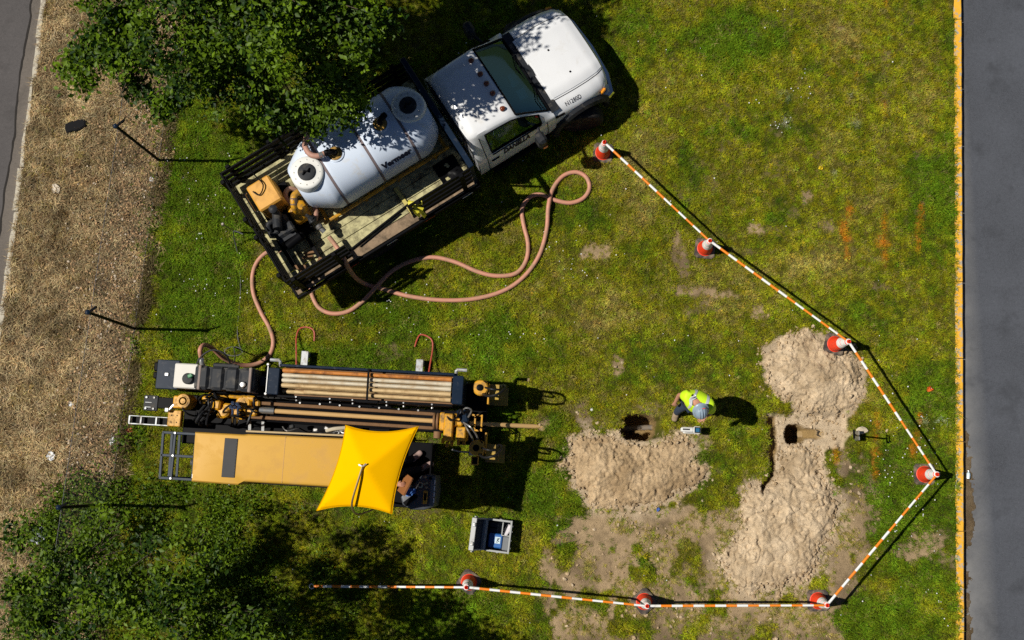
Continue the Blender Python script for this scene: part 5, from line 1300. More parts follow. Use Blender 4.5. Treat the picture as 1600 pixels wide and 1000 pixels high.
# ================================================================== CONES AND BARS
CONE_R = pmat('cone_orange', (.78, .045, .010), .5, var=.08, dirt=(.45, .05, .02), damt=.2, dscale=14)
CONE_W = pmat('cone_white', (.76, .75, .73), .45, var=.04, dirt=(.5, .46, .40), damt=.2, dscale=16)
CONE_B = pmat('cone_base', (.055, .048, .045), .8, var=.2, dirt=(.22, .17, .12), damt=.4, dscale=9)
BAR_O = pmat('bar_orange', (.82, .22, .008), .45, var=.06, dirt=(.55, .18, .03), damt=.15, dscale=12)
BAR_W = pmat('bar_white', (.78, .78, .76), .45, var=.04, dirt=(.55, .5, .42), damt=.15, dscale=12)
def crad(z): return .142 + (.034 - .142) * (z - .04) / .71
def make_cone():
    t = thing('traffic_cone', '-', 'traffic cone', group='traffic cones round the work area')
    b = MB(); s_ = .19; c = .05; sh = [(-s_ + c, -s_), (s_ - c, -s_), (s_, -s_ + c), (s_, s_ - c), (s_ - c, s_), (-s_ + c, s_), (-s_, s_ - c), (-s_, -s_ + c)]
    b.prism(sh, 0, .028); b.prism([(x * .93, y * .93) for x, y in sh], .028, .038)
    mk('base', b, CONE_B, t)
    mk('body', MB().lathe([(.150, .034), (.150, .046), (crad(.05), .05), (crad(.75), .75), (.026, .758), (.022, .74), (.016, .70), (0, .70)], 28), CONE_R, t, True, 45)
    for z0, z1 in ((.36, .475), (.495, .64)):
        mk('white_band', MB().lathe([(crad(z0) + .001, z0), (crad(z0) + .004, z0 + .002), (crad(z1) + .004, z1 - .002), (crad(z1) + .001, z1)], 28), CONE_W, t, True, 45)
    return t
cone0 = make_cone()
CONES = [((942, 240), 0, -.15, (0, 0), 'orange and white traffic cone nearest the truck cab'),
         ((1101, 389), 0, -.12, (0, 0), 'orange cone on open lawn, between the truck cone and the soil heap cone'),
         ((1303, 538), .10, -.25, (.02, .12), 'leaning orange cone with sandy base on the rounded soil heap'),
         ((1443, 741), 0, -.03, (0, -.01), 'orange cone at the corner nearest the yellow kerb'),
         ((1277, 938), 0, .03, (0, 0), 'orange cone on bare soil below the long spread of loose soil'),
         ((1006, 939), 0, .72, (0, 0), 'orange cone standing cornerwise in the middle of the bottom bar line'),
         ((733, 909), 0, .95, (.03, -.02), 'orange cone in the grass just below the open equipment case')]
tips = []
for i, (p, z, rz, tl, lb) in enumerate(CONES):
    o = cone0 if i == 0 else copy_tree(cone0)
    w = P(*p, z); g = float(ground_z(np.array([w.x]), np.array([w.y]))[0])
    o.location = (w.x, w.y, max(g, 0) + .02 + (z if z else 0)); o.rotation_euler = (tl[0], tl[1], rz)
    o['label'] = lb
    tips.append(Vector(o.location) + Euler((tl[0], tl[1], rz)).to_matrix() @ Vector((0, 0, .695)))
SAND = None
def make_bar(a, b, label, phase=0, drop=None):
    a, b = Vector(a), Vector(b); d = (b - a); L = d.length
    t = thing('cone_bar', label, 'barrier bar', a, 0, 'striped bars between the cones')
    n = max(5, int(round((L - .1) / .185))); u = d.normalized()
    for k in range(n):
        p0 = u * (.05 + (L - .1) * k / n); p1 = u * (.05 + (L - .1) * (k + 1) / n)
        r = .024 if k < n * .55 else .0205
        mk('stripe', MB().tube([p0, p1], r, 10), BAR_O if (k + phase) % 2 else BAR_W, t, True, 50)
    for q in (Vector((0, 0, 0)), d):
        mk('end_ring', MB().tube([q + Vector((.042 * math.cos(t_), .042 * math.sin(t_), 0)) for t_ in np.linspace(0, 2 * math.pi, 17)], .011, 6, False), BAR_W, t, True)
    return t
make_bar(tips[0], tips[1], 'striped orange and white bar from the truck side cone towards the lawn cone')
make_bar(tips[1] + Vector((0, 0, .022)), tips[2], 'striped bar running from the lawn cone to the soil heap cone')
make_bar(tips[2] + Vector((0, 0, .022)), tips[3], 'striped bar from the soil heap cone to the kerb corner cone')
make_bar(tips[4], tips[3] + Vector((0, 0, .022)), 'striped bar slanting from the kerb corner cone to the bare soil cone', 0)
make_bar(tips[5], tips[4] + Vector((0, 0, .022)), 'striped bar over bare soil, right of the cornerwise cone', 0)
make_bar(tips[6], tips[5] + Vector((0, 0, .022)), 'striped bar left of the cornerwise cone, leaving the case side cone', 0)
make_bar(P(487, 916, .10), tips[6] + Vector((0, 0, .022)), 'striped bar with a free ring end in the tree shade', 1)

# ================================================================== HOSES AND CABLES
HG = pmat('hose_ground', (.52, .235, .155), .55, var=.08, vscale=5, dirt=(.34, .21, .13), damt=.35, dscale=5)
hp = [(514, 370, 1.36), (527, 387, 1.34), (537, 403, 1.32), (544, 418, 1.05), (556, 434, .55), (572, 444, .12), (600, 452, .05), (640, 463, .05), (690, 469, .05), (740, 467, .05), (785, 455, .05), (818, 433, .05), (842, 400, .05), (854, 360, .06), (857, 322, .13), (864, 295, .08),
      (880, 275, .05), (900, 269, .05), (916, 277, .05), (921, 294, .05), (911, 310, .05), (890, 317, .05), (865, 312, .06), (845, 304, .05), (828, 308, .05), (816, 325, .05), (818, 350, .05), (825, 380, .05), (822, 407, .05), (806, 427, .05), (775, 431, .05), (745, 424, .05), (710, 409, .05),
      (675, 402, .05), (640, 409, .05), (612, 424, .05), (590, 446, .13), (570, 468, .06), (545, 486, .05), (520, 490, .05), (500, 482, .05), (489, 465, .05), (478, 430, .05), (455, 400, .05), (425, 392, .05), (405, 405, .05), (395, 428, .05), (396, 458, .05), (408, 488, .05), (421, 512, .05), (427, 535, .05),
      (420, 556, .06), (400, 569, .12), (375, 570, .3), (350, 560, .6), (333, 545, .95), (320, 539, 1.25)]
pts = catmull([P(*p) for p in hp] + [DW(-1.69, .90, 1.40), DW(-1.69, .77, 1.31)], 6)
mk('suction_hose', MB().tube(pts, .042, 12), HG, None, True, label='long pink rubber hose looping over the lawn from truck to drill', cat='hose')
cb = [(380, 366, .9), (366, 361, .7), (366, 372, .3), (372, 400, .02), (376, 440, .02), (374, 480, .02), (371, 520, .02), (376, 545, .02)]
mk('ground_cable', MB().tube(catmull([P(*p) for p in cb] + [P(365 + 14 * math.cos(t), 549 + 7 * math.sin(t), .03) for t in np.linspace(0, 11, 26)] + [DW(-1.2, .78, .9), DW(-1.2, .66, 1.3)], 4), .011, 6), pmat('cable_grey', (.07, .07, .075), .6), None, True, label='thin grey cable lying between the truck tail and the drill', cat='cable')
g = P(370, 364)
gr = mk('ground_rod', MB().cyl((g.x, g.y, 0), (g.x - .04, g.y, .75), .016, 8).lathe([(.0, -.02), (.03, -.02), (.034, .01), (.02, .03), (0, .032)], 10, (g.x - .04, g.y, .76)), STEEL, None, True, 40, label='slim steel rod with a bright cap behind the truck tail', cat='rod')

# red hooks at the rig
RED = pmat('hook_red', (.42, .055, .03), .5, var=.15, dirt=(.3, .12, .07), damt=.35, dscale=12)
for lb, pp in (('red J-shaped hook beside the left outrigger of the drill', [(463, 572, .30), (463, 550, .22), (463, 528, .10), (467, 515, .06), (476, 511, .05), (486, 513, .05), (491, 519, .05), (491, 533, .05)]),
               ('red J-shaped hook beside the right outrigger of the drill', [(669, 588, .30), (672, 570, .20), (676, 545, .08), (675, 532, .06), (667, 525, .05), (657, 523, .05), (652, 530, .05), (648, 542, .05)])):
    mk('pull_hook', MB().tube(catmull([P(*q) for q in pp], 5), .016, 8), RED, None, True, label=lb, cat='hook', group='red hooks by the drill')

# ================================================================== EQUIPMENT CASE
CASE = pmat('case_grey', (.36, .37, .37), .55, var=.06, dirt=(.28, .25, .2), damt=.2)
LIN = pmat('case_lining', (.018, .024, .040), .8, var=.15)
ctr = (P(761, 810, .3) + P(801, 813, .3) + P(795, 866, .3) + P(755, 860, .3)) / 4
ax = (P(801, 813, .3) - P(761, 810, .3)); CRZ = math.atan2(ax.y, ax.x) - .05
case = thing('equipment_case', 'open grey hard case with blue contents on the grass below the sunshade shadow', 'case', (ctr.x, ctr.y, .02), CRZ)
W_, L_, H_ = .44, .56, .28
for nm, c, s in (('case_floor', (0, 0, .012), (W_, L_, .024)), ('case_wall', (W_ / 2, 0, H_ / 2), (.024, L_ + .02, H_)), ('case_wall', (-W_ / 2, 0, H_ / 2), (.024, L_ + .02, H_)), ('case_wall', (0, L_ / 2, H_ / 2), (W_ - .026, .024, H_)), ('case_wall', (0, -L_ / 2, H_ / 2), (W_ - .026, .024, H_))):
    mk(nm, MB().box(c, s, bev=.006), CASE, case)
mk('case_rim', MB().box((W_ / 2, 0, H_ + .008), (.034, L_ + .04, .016), bev=.004).box((0, L_ / 2, H_ + .010), (W_ - .034, .034, .016), bev=.004).box((0, -L_ / 2, H_ + .010), (W_ - .034, .034, .016), bev=.004), pmat('rim_pale', (.36, .37, .36), .6), case)
mk('case_lining', MB().box((0, 0, .04), (W_ - .03, L_ - .03, .03)).box((-W_ / 2 + .016, 0, .15), (.006, L_ - .03, .24)), LIN, case)
lid_rot = Matrix.Rotation(-1.95, 3, 'Y')
def LP(x, y, z): return Vector((-W_ / 2 - .01, 0, H_)) + lid_rot @ Vector((x, y, z))
b = MB()
for c, s in (((.22, 0, .085), (.44, L_ + .02, .02)), ((.43, 0, .045), (.022, L_ + .02, .09)), ((.005, 0, .045), (.03, L_ + .02, .09)), ((.22, L_ / 2, .045), (.42, .022, .085)), ((.22, -L_ / 2, .045), (.42, .022, .085))):
    b.box(LP(*c), s, rot=lid_rot, bev=.005)
lid = mk('case_lid', b, CASE, case)
mk('lid_lining', MB().box(LP(.22, 0, .066), (.40, L_ - .03, .012), rot=lid_rot), LIN, lid)
for y in (-.17, .17): mk('lid_latch', MB().box(LP(.455, y, .03), (.04, .07, .06), rot=lid_rot, bev=.01), GALV, lid)
for y in (-L_ / 2 - .03, L_ / 2 + .03): mk('lid_stay', MB().box(LP(.36, y, .05), (.10, .025, .03), rot=lid_rot, bev=.006), pmat('rim_pale', (.36, .37, .36), .6), lid)
for y in (-.2, -.06, .10, .2): mk('rim_clip', MB().box((W_ / 2 + .022, y, H_ - .02), (.024, .035, .04), bev=.006), MATS['rim_pale'], case)
for s_ in (-1, 1): mk('rim_clip', MB().box((.02, s_ * (L_ / 2 + .018), H_ - .02), (.05, .02, .04), bev=.006), MATS['rim_pale'], case)
mk('divider', MB().box((.065, .13, .15), (.016, .24, .20)).box((.14, .015, .15), (.14, .016, .20)), pmat('rim_pale', (.36, .37, .36), .6), case)
mk('foam_block', MB().box((.15, -.13, .11), (.11, .25, .14), bev=.012), pmat('foam_grey', (.17, .18, .19), .9), case)
for y in (.08, .18): mk('foam_block', MB().box((-.10, y, .10), (.16, .09, .10), bev=.01), LIN, case)
Cm = Matrix.Translation((ctr.x, ctr.y, .02)) @ Matrix.Rotation(CRZ, 4, 'Z')
o = thing('blue_pouch', 'blue pouch with a white square label inside the open case', 'pouch'); o.matrix_world = Cm
mk('pouch', MB().box((-.04, -.10, .17), (.26, .26, .06), bev=.02), pmat('pouch_blue', (.015, .11, .36), .5, var=.15), o)
mk('label_card', MB().box((.0, -.085, .204), (.10, .12, .005)), pmat('card_white', (.55, .68, .74), .6), o)
for (a, c_) in (((-.015, -.065, .209), (.03, -.05, .209)), ((.03, -.05, .209), (-.01, -.09, .209)), ((-.01, -.09, .209), (.03, -.105, .209)), ((-.02, -.115, .209), (0, -.125, .209))):
    mk('label_mark', MB().bar(a, c_, .012, .003), INK, o)
o = mk('paper_bundle', MB().box((.15, .12, .16), (.02, .20, .20), rot=Matrix.Rotation(-.5, 3, 'Z') @ Matrix.Rotation(.5, 3, 'Y')).box((.175, .11, .165), (.07, .18, .012), rot=Matrix.Rotation(-.35, 3, 'Z') @ Matrix.Rotation(.4, 3, 'Y')), pmat('papers', (.66, .63, .66), .7, var=.25, vscale=14), None, label='folded white papers in the small corner bay of the open case', cat='papers'); o.matrix_world = Cm

# ================================================================== LOCATOR
lc = P(1078, 672, .2); lz = float(ground_z(np.array([lc.x]), np.array([lc.y]))[0])
loc = thing('locator', 'white handheld locator with dark square screen standing by the worker', 'locator', (lc.x, lc.y, lz), math.radians(-3))
LW = pmat('locator_white', (.66, .66, .63), .45, var=.05)
mk('body', MB().box((.005, 0, .09), (.16, .10, .18), bev=.02).box((.0, 0, .02), (.22, .12, .04), bev=.015), LW, loc)
mk('handle', MB().box((-.055, 0, .325), (.21, .085, .05), bev=.018).box((-.15, 0, .24), (.05, .08, .16), bev=.015), LW, loc)
mk('grip_slot', MB().box((-.085, .004, .351), (.13, .026, .006)), PLASTIC, loc)
hd = mk('head', MB().box((.115, 0, .31), (.135, .135, .10), bev=.022).box((.08, 0, .22), (.10, .09, .14), bev=.02), LW, loc)
mk('bezel', MB().box((.115, 0, .362), (.105, .105, .008), bev=.003), BLACK, hd)
mk('screen', MB().box((.118, 0, .368), (.07, .07, .004)), pmat('screen_blue', (.03, .12, .22), .2), hd)

# ================================================================== PROBE BY THE TRENCH
sb = P(1339, 681); st_ = P(1334, 678, 1.55)
sh = thing('spade', 'spade standing upright in the grass right of the trench', 'spade', sb)
d = st_ - sb
mk('shaft', MB().tube([d * .15, d * .95], .016, 8), pmat('shaft_wood', (.12, .06, .03), .6), sh, True)
mk('blade', MB().box(d * .07 + Vector((0, 0, .02)), (.02, .18, .32), bev=.008), STEEL, sh)
mk('grip', MB().tube([d * .94 + Vector((0, -.07, 0)), d + Vector((0, -.06, .02)), d + Vector((0, .06, .02)), d * .94 + Vector((0, .07, 0)), d * .94 + Vector((0, -.07, 0))], .017, 7), BLACK, sh, True)
b = MB(); rr = random.Random(12)
def blob(mb, c, s, seed, sub=2):
    r = random.Random(seed); bm_ = bmesh.new(); bmesh.ops.create_icosphere(bm_, subdivisions=sub, radius=1)
    for v in bm_.verts: v.co = Vector((v.co.x * s[0], v.co.y * s[1], v.co.z * s[2])) * r.uniform(.75, 1.2)
    bm_.verts.index_update(); mb.add([v.co + Vector(c) for v in bm_.verts], [[v.index for v in f.verts] for f in bm_.faces]); bm_.free(); return mb
c = P(1347, 673, .06)
mk('work_glove', blob(MB(), c, (.10, .07, .04), 3), pmat('glove_tan', (.50, .42, .30), .9), None, label='pale tan glove dropped beside the spade', cat='glove')

# utility pipe in the hole, pipe in the trench
p0, p1 = P(972, 668, 0), P(1016, 668, 0)
mk('buried_pipe', MB().tube([(p0.x - .1, p0.y - .0, -.55), (p1.x + .1, p1.y + .02, -.55)], .055, 14), pmat('pipe_grey', (.13, .125, .12), .6, dirt=(.25, .17, .09), damt=.4), None, True, label='grey pipe crossing the bottom of the dug hole beside the worker', cat='pipe')
p0, p1 = P(1250, 677, 0), P(1288, 677, 0)
pt = thing('exposed_pipe', 'yellowish pipe laid bare in the small trench slot', 'pipe', (0, 0, 0))
mk('pipe_wall', MB().tube([(p0.x + .06, p0.y, -.42), (p1.x + .05, p1.y, -.17)], .075, 16), pmat('pipe_ochre', (.26, .17, .06), .7, dirt=(.42, .31, .19), damt=.45, dscale=6), pt, True)
for (a, c_) in (((1275, 672), (1280, 674)), ((1280, 674), (1276, 679)), ((1276, 679), (1281, 682)), ((1277, 674), (1277, 681))):
    mk('paint_mark', MB().bar(P(*a, -.12), P(*c_, -.10), .012, .006), pmat('mark_black', (.02, .02, .02), .8), pt)

# ================================================================== LITTER
def crumple(name, px, py, size, mat, label, cat, seed, z=None, h=.35, rot=0.0, stretch=1.0):
    r = np.random.default_rng(seed); w = P(px, py)
    gz = float(ground_z(np.array([w.x]), np.array([w.y]))[0]) if z is None else z
    n = 7; b = MB(); s = size / 83
    hh = r.random((n, n)) * s * h
    ju, jv = r.normal(0, .10, (n, n)), r.normal(0, .10, (n, n))
    def jit(u, v):
        i, j = int(round((u + .5) * (n - 1))), int(round((v + .5) * (n - 1))); k = 1 - .35 * (abs(u) > .45) * (abs(v) > .45)
        return u * k + ju[i, j], v * k + jv[i, j], hh[i, j]
    def pt_(u, v):
        a, c, e = jit(u, v); a *= stretch
        return (w.x + s * (a * math.cos(rot) - c * math.sin(rot)), w.y + s * (a * math.sin(rot) + c * math.cos(rot)), gz + .03 + e)
    b.grid(pt_, list(np.linspace(-.5, .5, n)), list(np.linspace(-.5, .5, n)))
    0 and b.grid(lambda u, v: (w.x + s * ((u * stretch) * math.cos(rot) - v * math.sin(rot)), w.y + s * ((u * stretch) * math.sin(rot) + v * math.cos(rot)), gz + .05 + hh[int(round((u + .5) * (n - 1))), int(round((v + .5) * (n - 1)))]), list(np.linspace(-.5, .5, n)), list(np.linspace(-.5, .5, n)))
    return mk(name, b, mat, None, False, label=label, cat=cat)
PAPER = pmat('litter_white', (.74, .74, .73), .7, var=.05); REDP = pmat('litter_red', (.62, .10, .06), .6); ORP = pmat('litter_orange', (.75, .16, .03), .5)
crumple('paper_scrap', 81, 713, 12, PAPER, 'white paper scrap on the dry strip near the left road', 'litter', 1)
crumple('plastic_bag', 67, 837, 24, pmat('bag_white', (.66, .69, .74), .35, var=.1), 'crumpled white plastic bag under the bottom left shrubs', 'plastic bag', 2, h=.6)
crumple('paper_scrap', 90, 297, 13, pmat('litter_cream', (.55, .47, .36), .8), 'torn cream scrap on the upper dry strip', 'litter', 3)
crumple('paper_scrap', 177, 688, 7, PAPER, 'narrow white scrap at the fence foot near the drill tail', 'litter', 4, rot=1.5, stretch=2)
crumple('red_ribbon', 203, 673, 7, REDP, 'short red ribbon in the grass behind the drill tail', 'ribbon', 5, rot=.35, stretch=2)
crumple('orange_cap', 1451, 608, 8, ORP, 'small orange cap in the grass near the yellow kerb', 'cap', 6, h=.8)
crumple('yellow_scrap', 1281, 264, 6, pmat('litter_yellow', (.72, .55, .02), .6), 'tiny yellow scrap alone on the upper lawn', 'litter', 7, h=.9)
crumple('blue_scrap', 1028, 796, 4, pmat('litter_blue', (.05, .12, .42), .6), 'tiny blue scrap just below the wide soil heap', 'litter', 8, rot=.9, stretch=1.4)
crumple('paper_scrap', 113, 632, 7, PAPER, 'small white scrap by the fence mesh, left of the drill', 'litter', 9)
crumple('paper_scrap', 238, 281, 6, PAPER, 'white scrap at the lawn edge left of the truck tail', 'litter', 10)
crumple('paper_scrap', 924 - 0, 640, 4, PAPER, 'white fleck on the lawn left of the dug hole', 'litter', 11)
bt = P(1509, 748, ROAD_Z)
o = mk('plastic_bottle', MB().tube([(0, 0, .035), (.01, .06, .035), (.012, .10, .035), (.014, .12, .035), (.015, .15, .035)], [.032, .035, .033, .014, .014], 12), pmat('bottle_clear', (.55, .66, .72), .15), None, True, label='clear plastic bottle lying in the gutter beside the yellow kerb', cat='bottle', loc=(bt.x + .03, bt.y, ROAD_Z))
# black rubber mat
mt = P(120, 198)
b = MB(); out = [(-.20, -.10), (-.06, -.09), (-.04, -.115), (.10, -.10), (.19, -.07), (.22, .0), (.20, .07), (.10, .10), (-.02, .085), (-.03, .11), (-.18, .09), (-.21, .0)]
b.prism(out, 0, .05); b.prism([(x * .9, y * .85) for x, y in out], .05, .06)
mk('rubber_mat', b, pmat('mat_black', (.006, .006, .007), .8), None, loc=(mt.x, mt.y, .03), rot=(0, 0, .30), label='black rubber pad lying on the dry strip by the left road', cat='rubber pad')

# ================================================================== PEOPLE
SKIN = pmat('skin', (.46, .22, .14), .55, var=.08)
def skin_obj(name, joints, edges, mat, parent, root=0, sub=2):
    me = bpy.data.meshes.new(name); me.from_pydata([tuple(j[0]) for j in joints], edges, []); me.materials.append(mat)
    o = link(name, me, parent)
    o.modifiers.new('skin', 'SKIN').use_smooth_shade = True
    sv = me.skin_vertices[0].data
    for i, j in enumerate(joints):
        r = j[1]; sv[i].radius = (r, r) if not isinstance(r, tuple) else r
        sv[i].use_root = (i == root)
    md = o.modifiers.new('sub', 'SUBSURF'); md.levels = sub; md.render_levels = sub
    return o
def person(name, label, J, shirt, trousers, boots, hatm, vest=True, hat=True, face=Vector((0, -1, -.3)), beard=None):
    t = thing(name, label, 'person', J['base'], 0)
    o = Vector(J['base']); Q = {k: Vector(v) - o for k, v in J.items() if k != 'base'}
    up = (Q['head'] - Q['neck']).normalized(); fw = (face - up * face.dot(up)).normalized(); sd = fw.cross(up)
    # body
    js = []; es = []
    def add(p, r, par=None):
        js.append((Vector(p), r)); i = len(js) - 1
        if par is not None: es.append((par, i))
        return i
    pe = add(Q['pelvis'], .125); ch = add(Q['pelvis'].lerp(Q['chest'], .55), .125, pe); cc_ = add(Q['chest'], .13, ch)
    nk = add(Q['neck'], .055, cc_); h0 = add(Q['head'] - up * .05 + fw * .015, .075, nk); h1 = add(Q['head'] + up * .06, .085, h0)
    add(Q['head'] - up * .01 + fw * .108, .014, h0)
    for s in (1, -1): add(Q['head'] - up * .01 + sd * s * .092, .014, h0)
    for s in 'rl':
        a = add(Q[s + 'sh'], .062, cc_); e = add(Q[s + 'el'], .043, a); w = add(Q[s + 'wr'], .030, e)
        dr = (Q[s + 'wr'] - Q[s + 'el']).normalized(); pd = dr.cross(Vector((0, 0, 1))); pd = pd.normalized() if pd.length > .1 else Vector((1, 0, 0)); nd = dr.cross(pd)
        pm = add(Q[s + 'wr'] + dr * .05, .036, w)
        for k, (q, ln) in enumerate(((-.030, .062), (-.010, .074), (.010, .070), (.029, .055))):
            f1 = add(Q[s + 'wr'] + dr * .085 + pd * q, .0105, pm); f2 = add(Q[s + 'wr'] + dr * (.085 + ln * .6) + pd * q * 1.1 + nd * .012, .0095, f1); add(Q[s + 'wr'] + dr * (.085 + ln) + pd * q * 1.1 + nd * .034, .008, f2)
        t1 = add(Q[s + 'wr'] + dr * .045 - pd * .046, .0115, pm); add(Q[s + 'wr'] + dr * .082 - pd * .062 + nd * .012, .0095, t1)
        hp_ = add(Q[s + 'hip'], .085, pe); kn = add(Q[s + 'kn'], .058, hp_); add(Q[s + 'an'], .042, kn)
    skin_obj('body', js, es, SKIN, t)
    # shirt
    js = []; es = []
    c0 = add(Q['pelvis'] + (Q['chest'] - Q['pelvis']) * .02, .19); c1 = add(Q['pelvis'].lerp(Q['chest'], .5), .20, c0); c2 = add(Q['chest'], .205, c1); add(Q['chest'].lerp(Q['neck'], .75), .085, c2)
    for s in 'rl':
        m_ = add(Q[s + 'sh'], .125, c2); add(Q[s + 'sh'].lerp(Q[s + 'el'], .75), .090, m_)
    sh_ = skin_obj('vest' if vest else 'shirt', js, es, shirt, t)
    if vest:
        RF = pmat('reflective_tape', (.62, .64, .66), .35, .2, var=.05)
        shd = (Q['lsh'] - Q['rsh']).normalized(); spn = (Q['chest'] - Q['pelvis']).normalized(); bk = spn.cross(shd).normalized()
        if bk.dot(fw) > 0: bk = -bk
        for s in (-1, 1):
            cen = Q['chest'] + shd * s * .125
            b = MB().grid(lambda u, v: cen + (spn * math.cos(u) + bk * math.sin(u)) * .26 + shd * v, [float(a) for a in np.linspace(-1.3, 1.9, 22)], [-.027, 0, .027])
            r_ = mk('reflective_tape', b, RF, t, True)
            sw = r_.modifiers.new('fit', 'SHRINKWRAP'); sw.target = sh_; sw.offset = .006; sw.wrap_method = 'NEAREST_SURFACEPOINT'; sw.wrap_mode = 'ABOVE_SURFACE'
    js = []; es = []
    c0 = add(Q['pelvis'] + Vector((0, 0, .05)), .148)
    for s in 'rl':
        h_ = add(Q[s + 'hip'], .108, c0); k_ = add(Q[s + 'kn'], .078, h_); add(Q[s + 'an'] + (Q[s + 'kn'] - Q[s + 'an']) * .12, .066, k_)
    skin_obj('trousers', js, es, trousers, t)
    for s in 'rl':
        js = []; es = []
        a0 = add(Q[s + 'an'] + (Q[s + 'kn'] - Q[s + 'an']).normalized() * .08, .056); a1 = add(Q[s + 'an'] - Vector((0, 0, .02)), .058, a0)
        td = (Q[s + 'toe'] - Q[s + 'an']); td.z = min(td.z, 0); td2 = Vector((td.x, td.y, 0)).normalized()
        add(Q[s + 'an'] - Vector((0, 0, .03)) - td2 * .05, (.045, .045), a1)
        a2 = add(Q[s + 'an'].lerp(Q[s + 'toe'], .6) - Vector((0, 0, .012)), (.062, .045), a1); add(Q[s + 'toe'], (.055, .038), a2)
        skin_obj('boot', js, es, boots, t)
    hr = mk('hair', MB().lathe([(.094, -.03), (.100, .02), (.092, .07), (.06, .11), (0, .125)], 16, Q['head'] + up * .01 - fw * .012, Matrix((sd, fw, up)).transposed()), pmat('hair_dark', (.03, .018, .010), .8), t, True)
    for s in (-1, 1):
        mk('eye', MB().lathe([(0, -.010), (.010, 0), (0, .010)], 8, Q['head'] + up * .008 + fw * .082 + sd * s * .033), pmat('eye_white', (.6, .58, .55), .3), t, True)
    mk('mouth', MB().box(Q['head'] - up * .062 + fw * .083, (.045, .012, .010), rot=Matrix((sd, fw, up)).transposed()), pmat('lip', (.30, .10, .08), .6), t)
    if hat:
        R = Matrix((sd, fw, up)).transposed() @ Matrix.Rotation(-.08, 3, 'X')
        prof = [(.140, -.004), (.143, .004), (.128, .014), (.118, .028), (.113, .06), (.100, .105), (.070, .136), (.032, .150), (0, .153)]
        b = MB().lathe(prof, 32, Q['head'] + up * .045, R)
        ctr_ = Q['head'] + up * .045
        for i, v in enumerate(b.v):
            lv = R.transposed() @ (Vector(v) - ctr_); k = 1.18 if lv.y > 0 else 1.08
            if lv.y > 0 and lv.z < .012: k = 1.28
            lv.y *= k; b.v[i] = tuple(ctr_ + R @ lv)
        hm = mk('hard_hat', b, hatm, t, True, 60)
        md = hm.modifiers.new('shell', 'SOLIDIFY'); md.thickness = .004
        for off, hh in ((0, .012), (-.04, .008), (.04, .008)):
            mk('hat_ridge', MB().tube([ctr_ + R @ Vector((off, y_ * 1.12, .158 * math.sqrt(max(0, 1 - (y_ / .125) ** 2)) + .004 - abs(off) * .25)) for y_ in np.linspace(-.095, .095, 11)], hh, 6), hatm, hm, True)
        mk('hat_sticker', MB().box(ctr_ + R @ Vector((-.03, -.105, .105)), (.05, .012, .035), rot=R @ Matrix.Rotation(.75, 3, 'X')), pmat('sticker_red', (.6, .05, .05), .4), hm)
    return t

def W(px, py, z): return P(px, py, z)
J = dict(base=P(1068, 646, 0), pelvis=W(1082, 625, .97), chest=W(1089, 628, 1.36), neck=W(1092, 634, 1.51), head=W(1094, 639, 1.60),
         rsh=W(1074, 618, 1.44), rel=W(1061, 617, 1.18), rwr=W(1055, 629, .95), lsh=W(1109, 634, 1.42), lel=W(1112, 645, 1.16), lwr=W(1102, 651, 1.14),
         rhip=W(1076, 629, .90), rkn=W(1062, 639, .52), ran=W(1056, 646, .10), rtoe=W(1053, 659, .045), lhip=W(1088, 630, .90), lkn=W(1086, 641, .50), lan=W(1082, 639, .10), ltoe=W(1084, 649, .045))
VEST = pmat('hi_vis_yellow', (.58, .86, .012), .7, var=.06, vscale=12)
person('person', 'person in yellow-green vest and grey hard hat standing by the dug hole', J, VEST, pmat('jeans', (.025, .04, .075), .85, var=.25, vscale=18), pmat('boot_tan', (.30, .22, .14), .8, var=.2), pmat('hat_grey', (.24, .31, .38), .35, var=.05), face=Vector((.1, -1, -.75)))
def L(x, y, z): return DW(x, y, z)
J = dict(base=L(1.9, -1.05, .425), pelvis=L(1.58, -1.02, .96), chest=L(1.52, -1.02, 1.36), neck=L(1.54, -1.02, 1.54), head=L(1.57, -1.02, 1.66), rsh=L(1.53, -1.21, 1.42), rel=L(1.74, -1.30, 1.20), rwr=L(1.98, -1.28, 1.24),
         lsh=L(1.53, -.83, 1.42), lel=L(1.66, -.76, 1.16), lwr=L(1.86, -.80, 1.05), rhip=L(1.66, -1.11, .94), rkn=L(2.06, -1.06, .98), ran=L(2.36, -.955, .56), rtoe=L(2.53, -.85, .49), lhip=L(1.66, -.93, .94), lkn=L(2.02, -.86, .98), lan=L(2.18, -.795, .56), ltoe=L(2.30, -.66, .49))
person('person', 'person seated at the drill controls, brown boots showing past the yellow sunshade', J, pmat('shirt_dark', (.05, .055, .065), .85), pmat('trouser_dark', (.02, .02, .024), .9), pmat('boot_brown', (.38, .26, .23), .7, var=.2), pmat('hat_grey', (.24, .31, .38), .35), vest=False, face=Vector((1, -.1, -.2)))
# ================================================================== CHAIN LINK FENCE
fence = thing('chain_link_fence', 'tall chain link fence with black posts between lawn and dry strip', 'fence', (0, 0, 0))
posts_y = [9.38, 6.04, 2.70, -.64, -3.98]
for y in posts_y:
    x = float(fence_x(y))
    p = mk('post', MB().cyl((x, y, -.1), (x - .02, y + .02, 2.12), .028, 10), BLACK, fence, True, 40)
    mk('post_arm', MB().bar((x - .02, y + .02, 2.10), (x + .17, y + .10, 2.22), .035, .03), BLACK, p)
    mk('post_cap', MB().lathe([(.045, -.02), (.045, .02), (.02, .04), (0, .042)], 10, (x - .02, y + .02, 2.12)), NAVY, p, True)
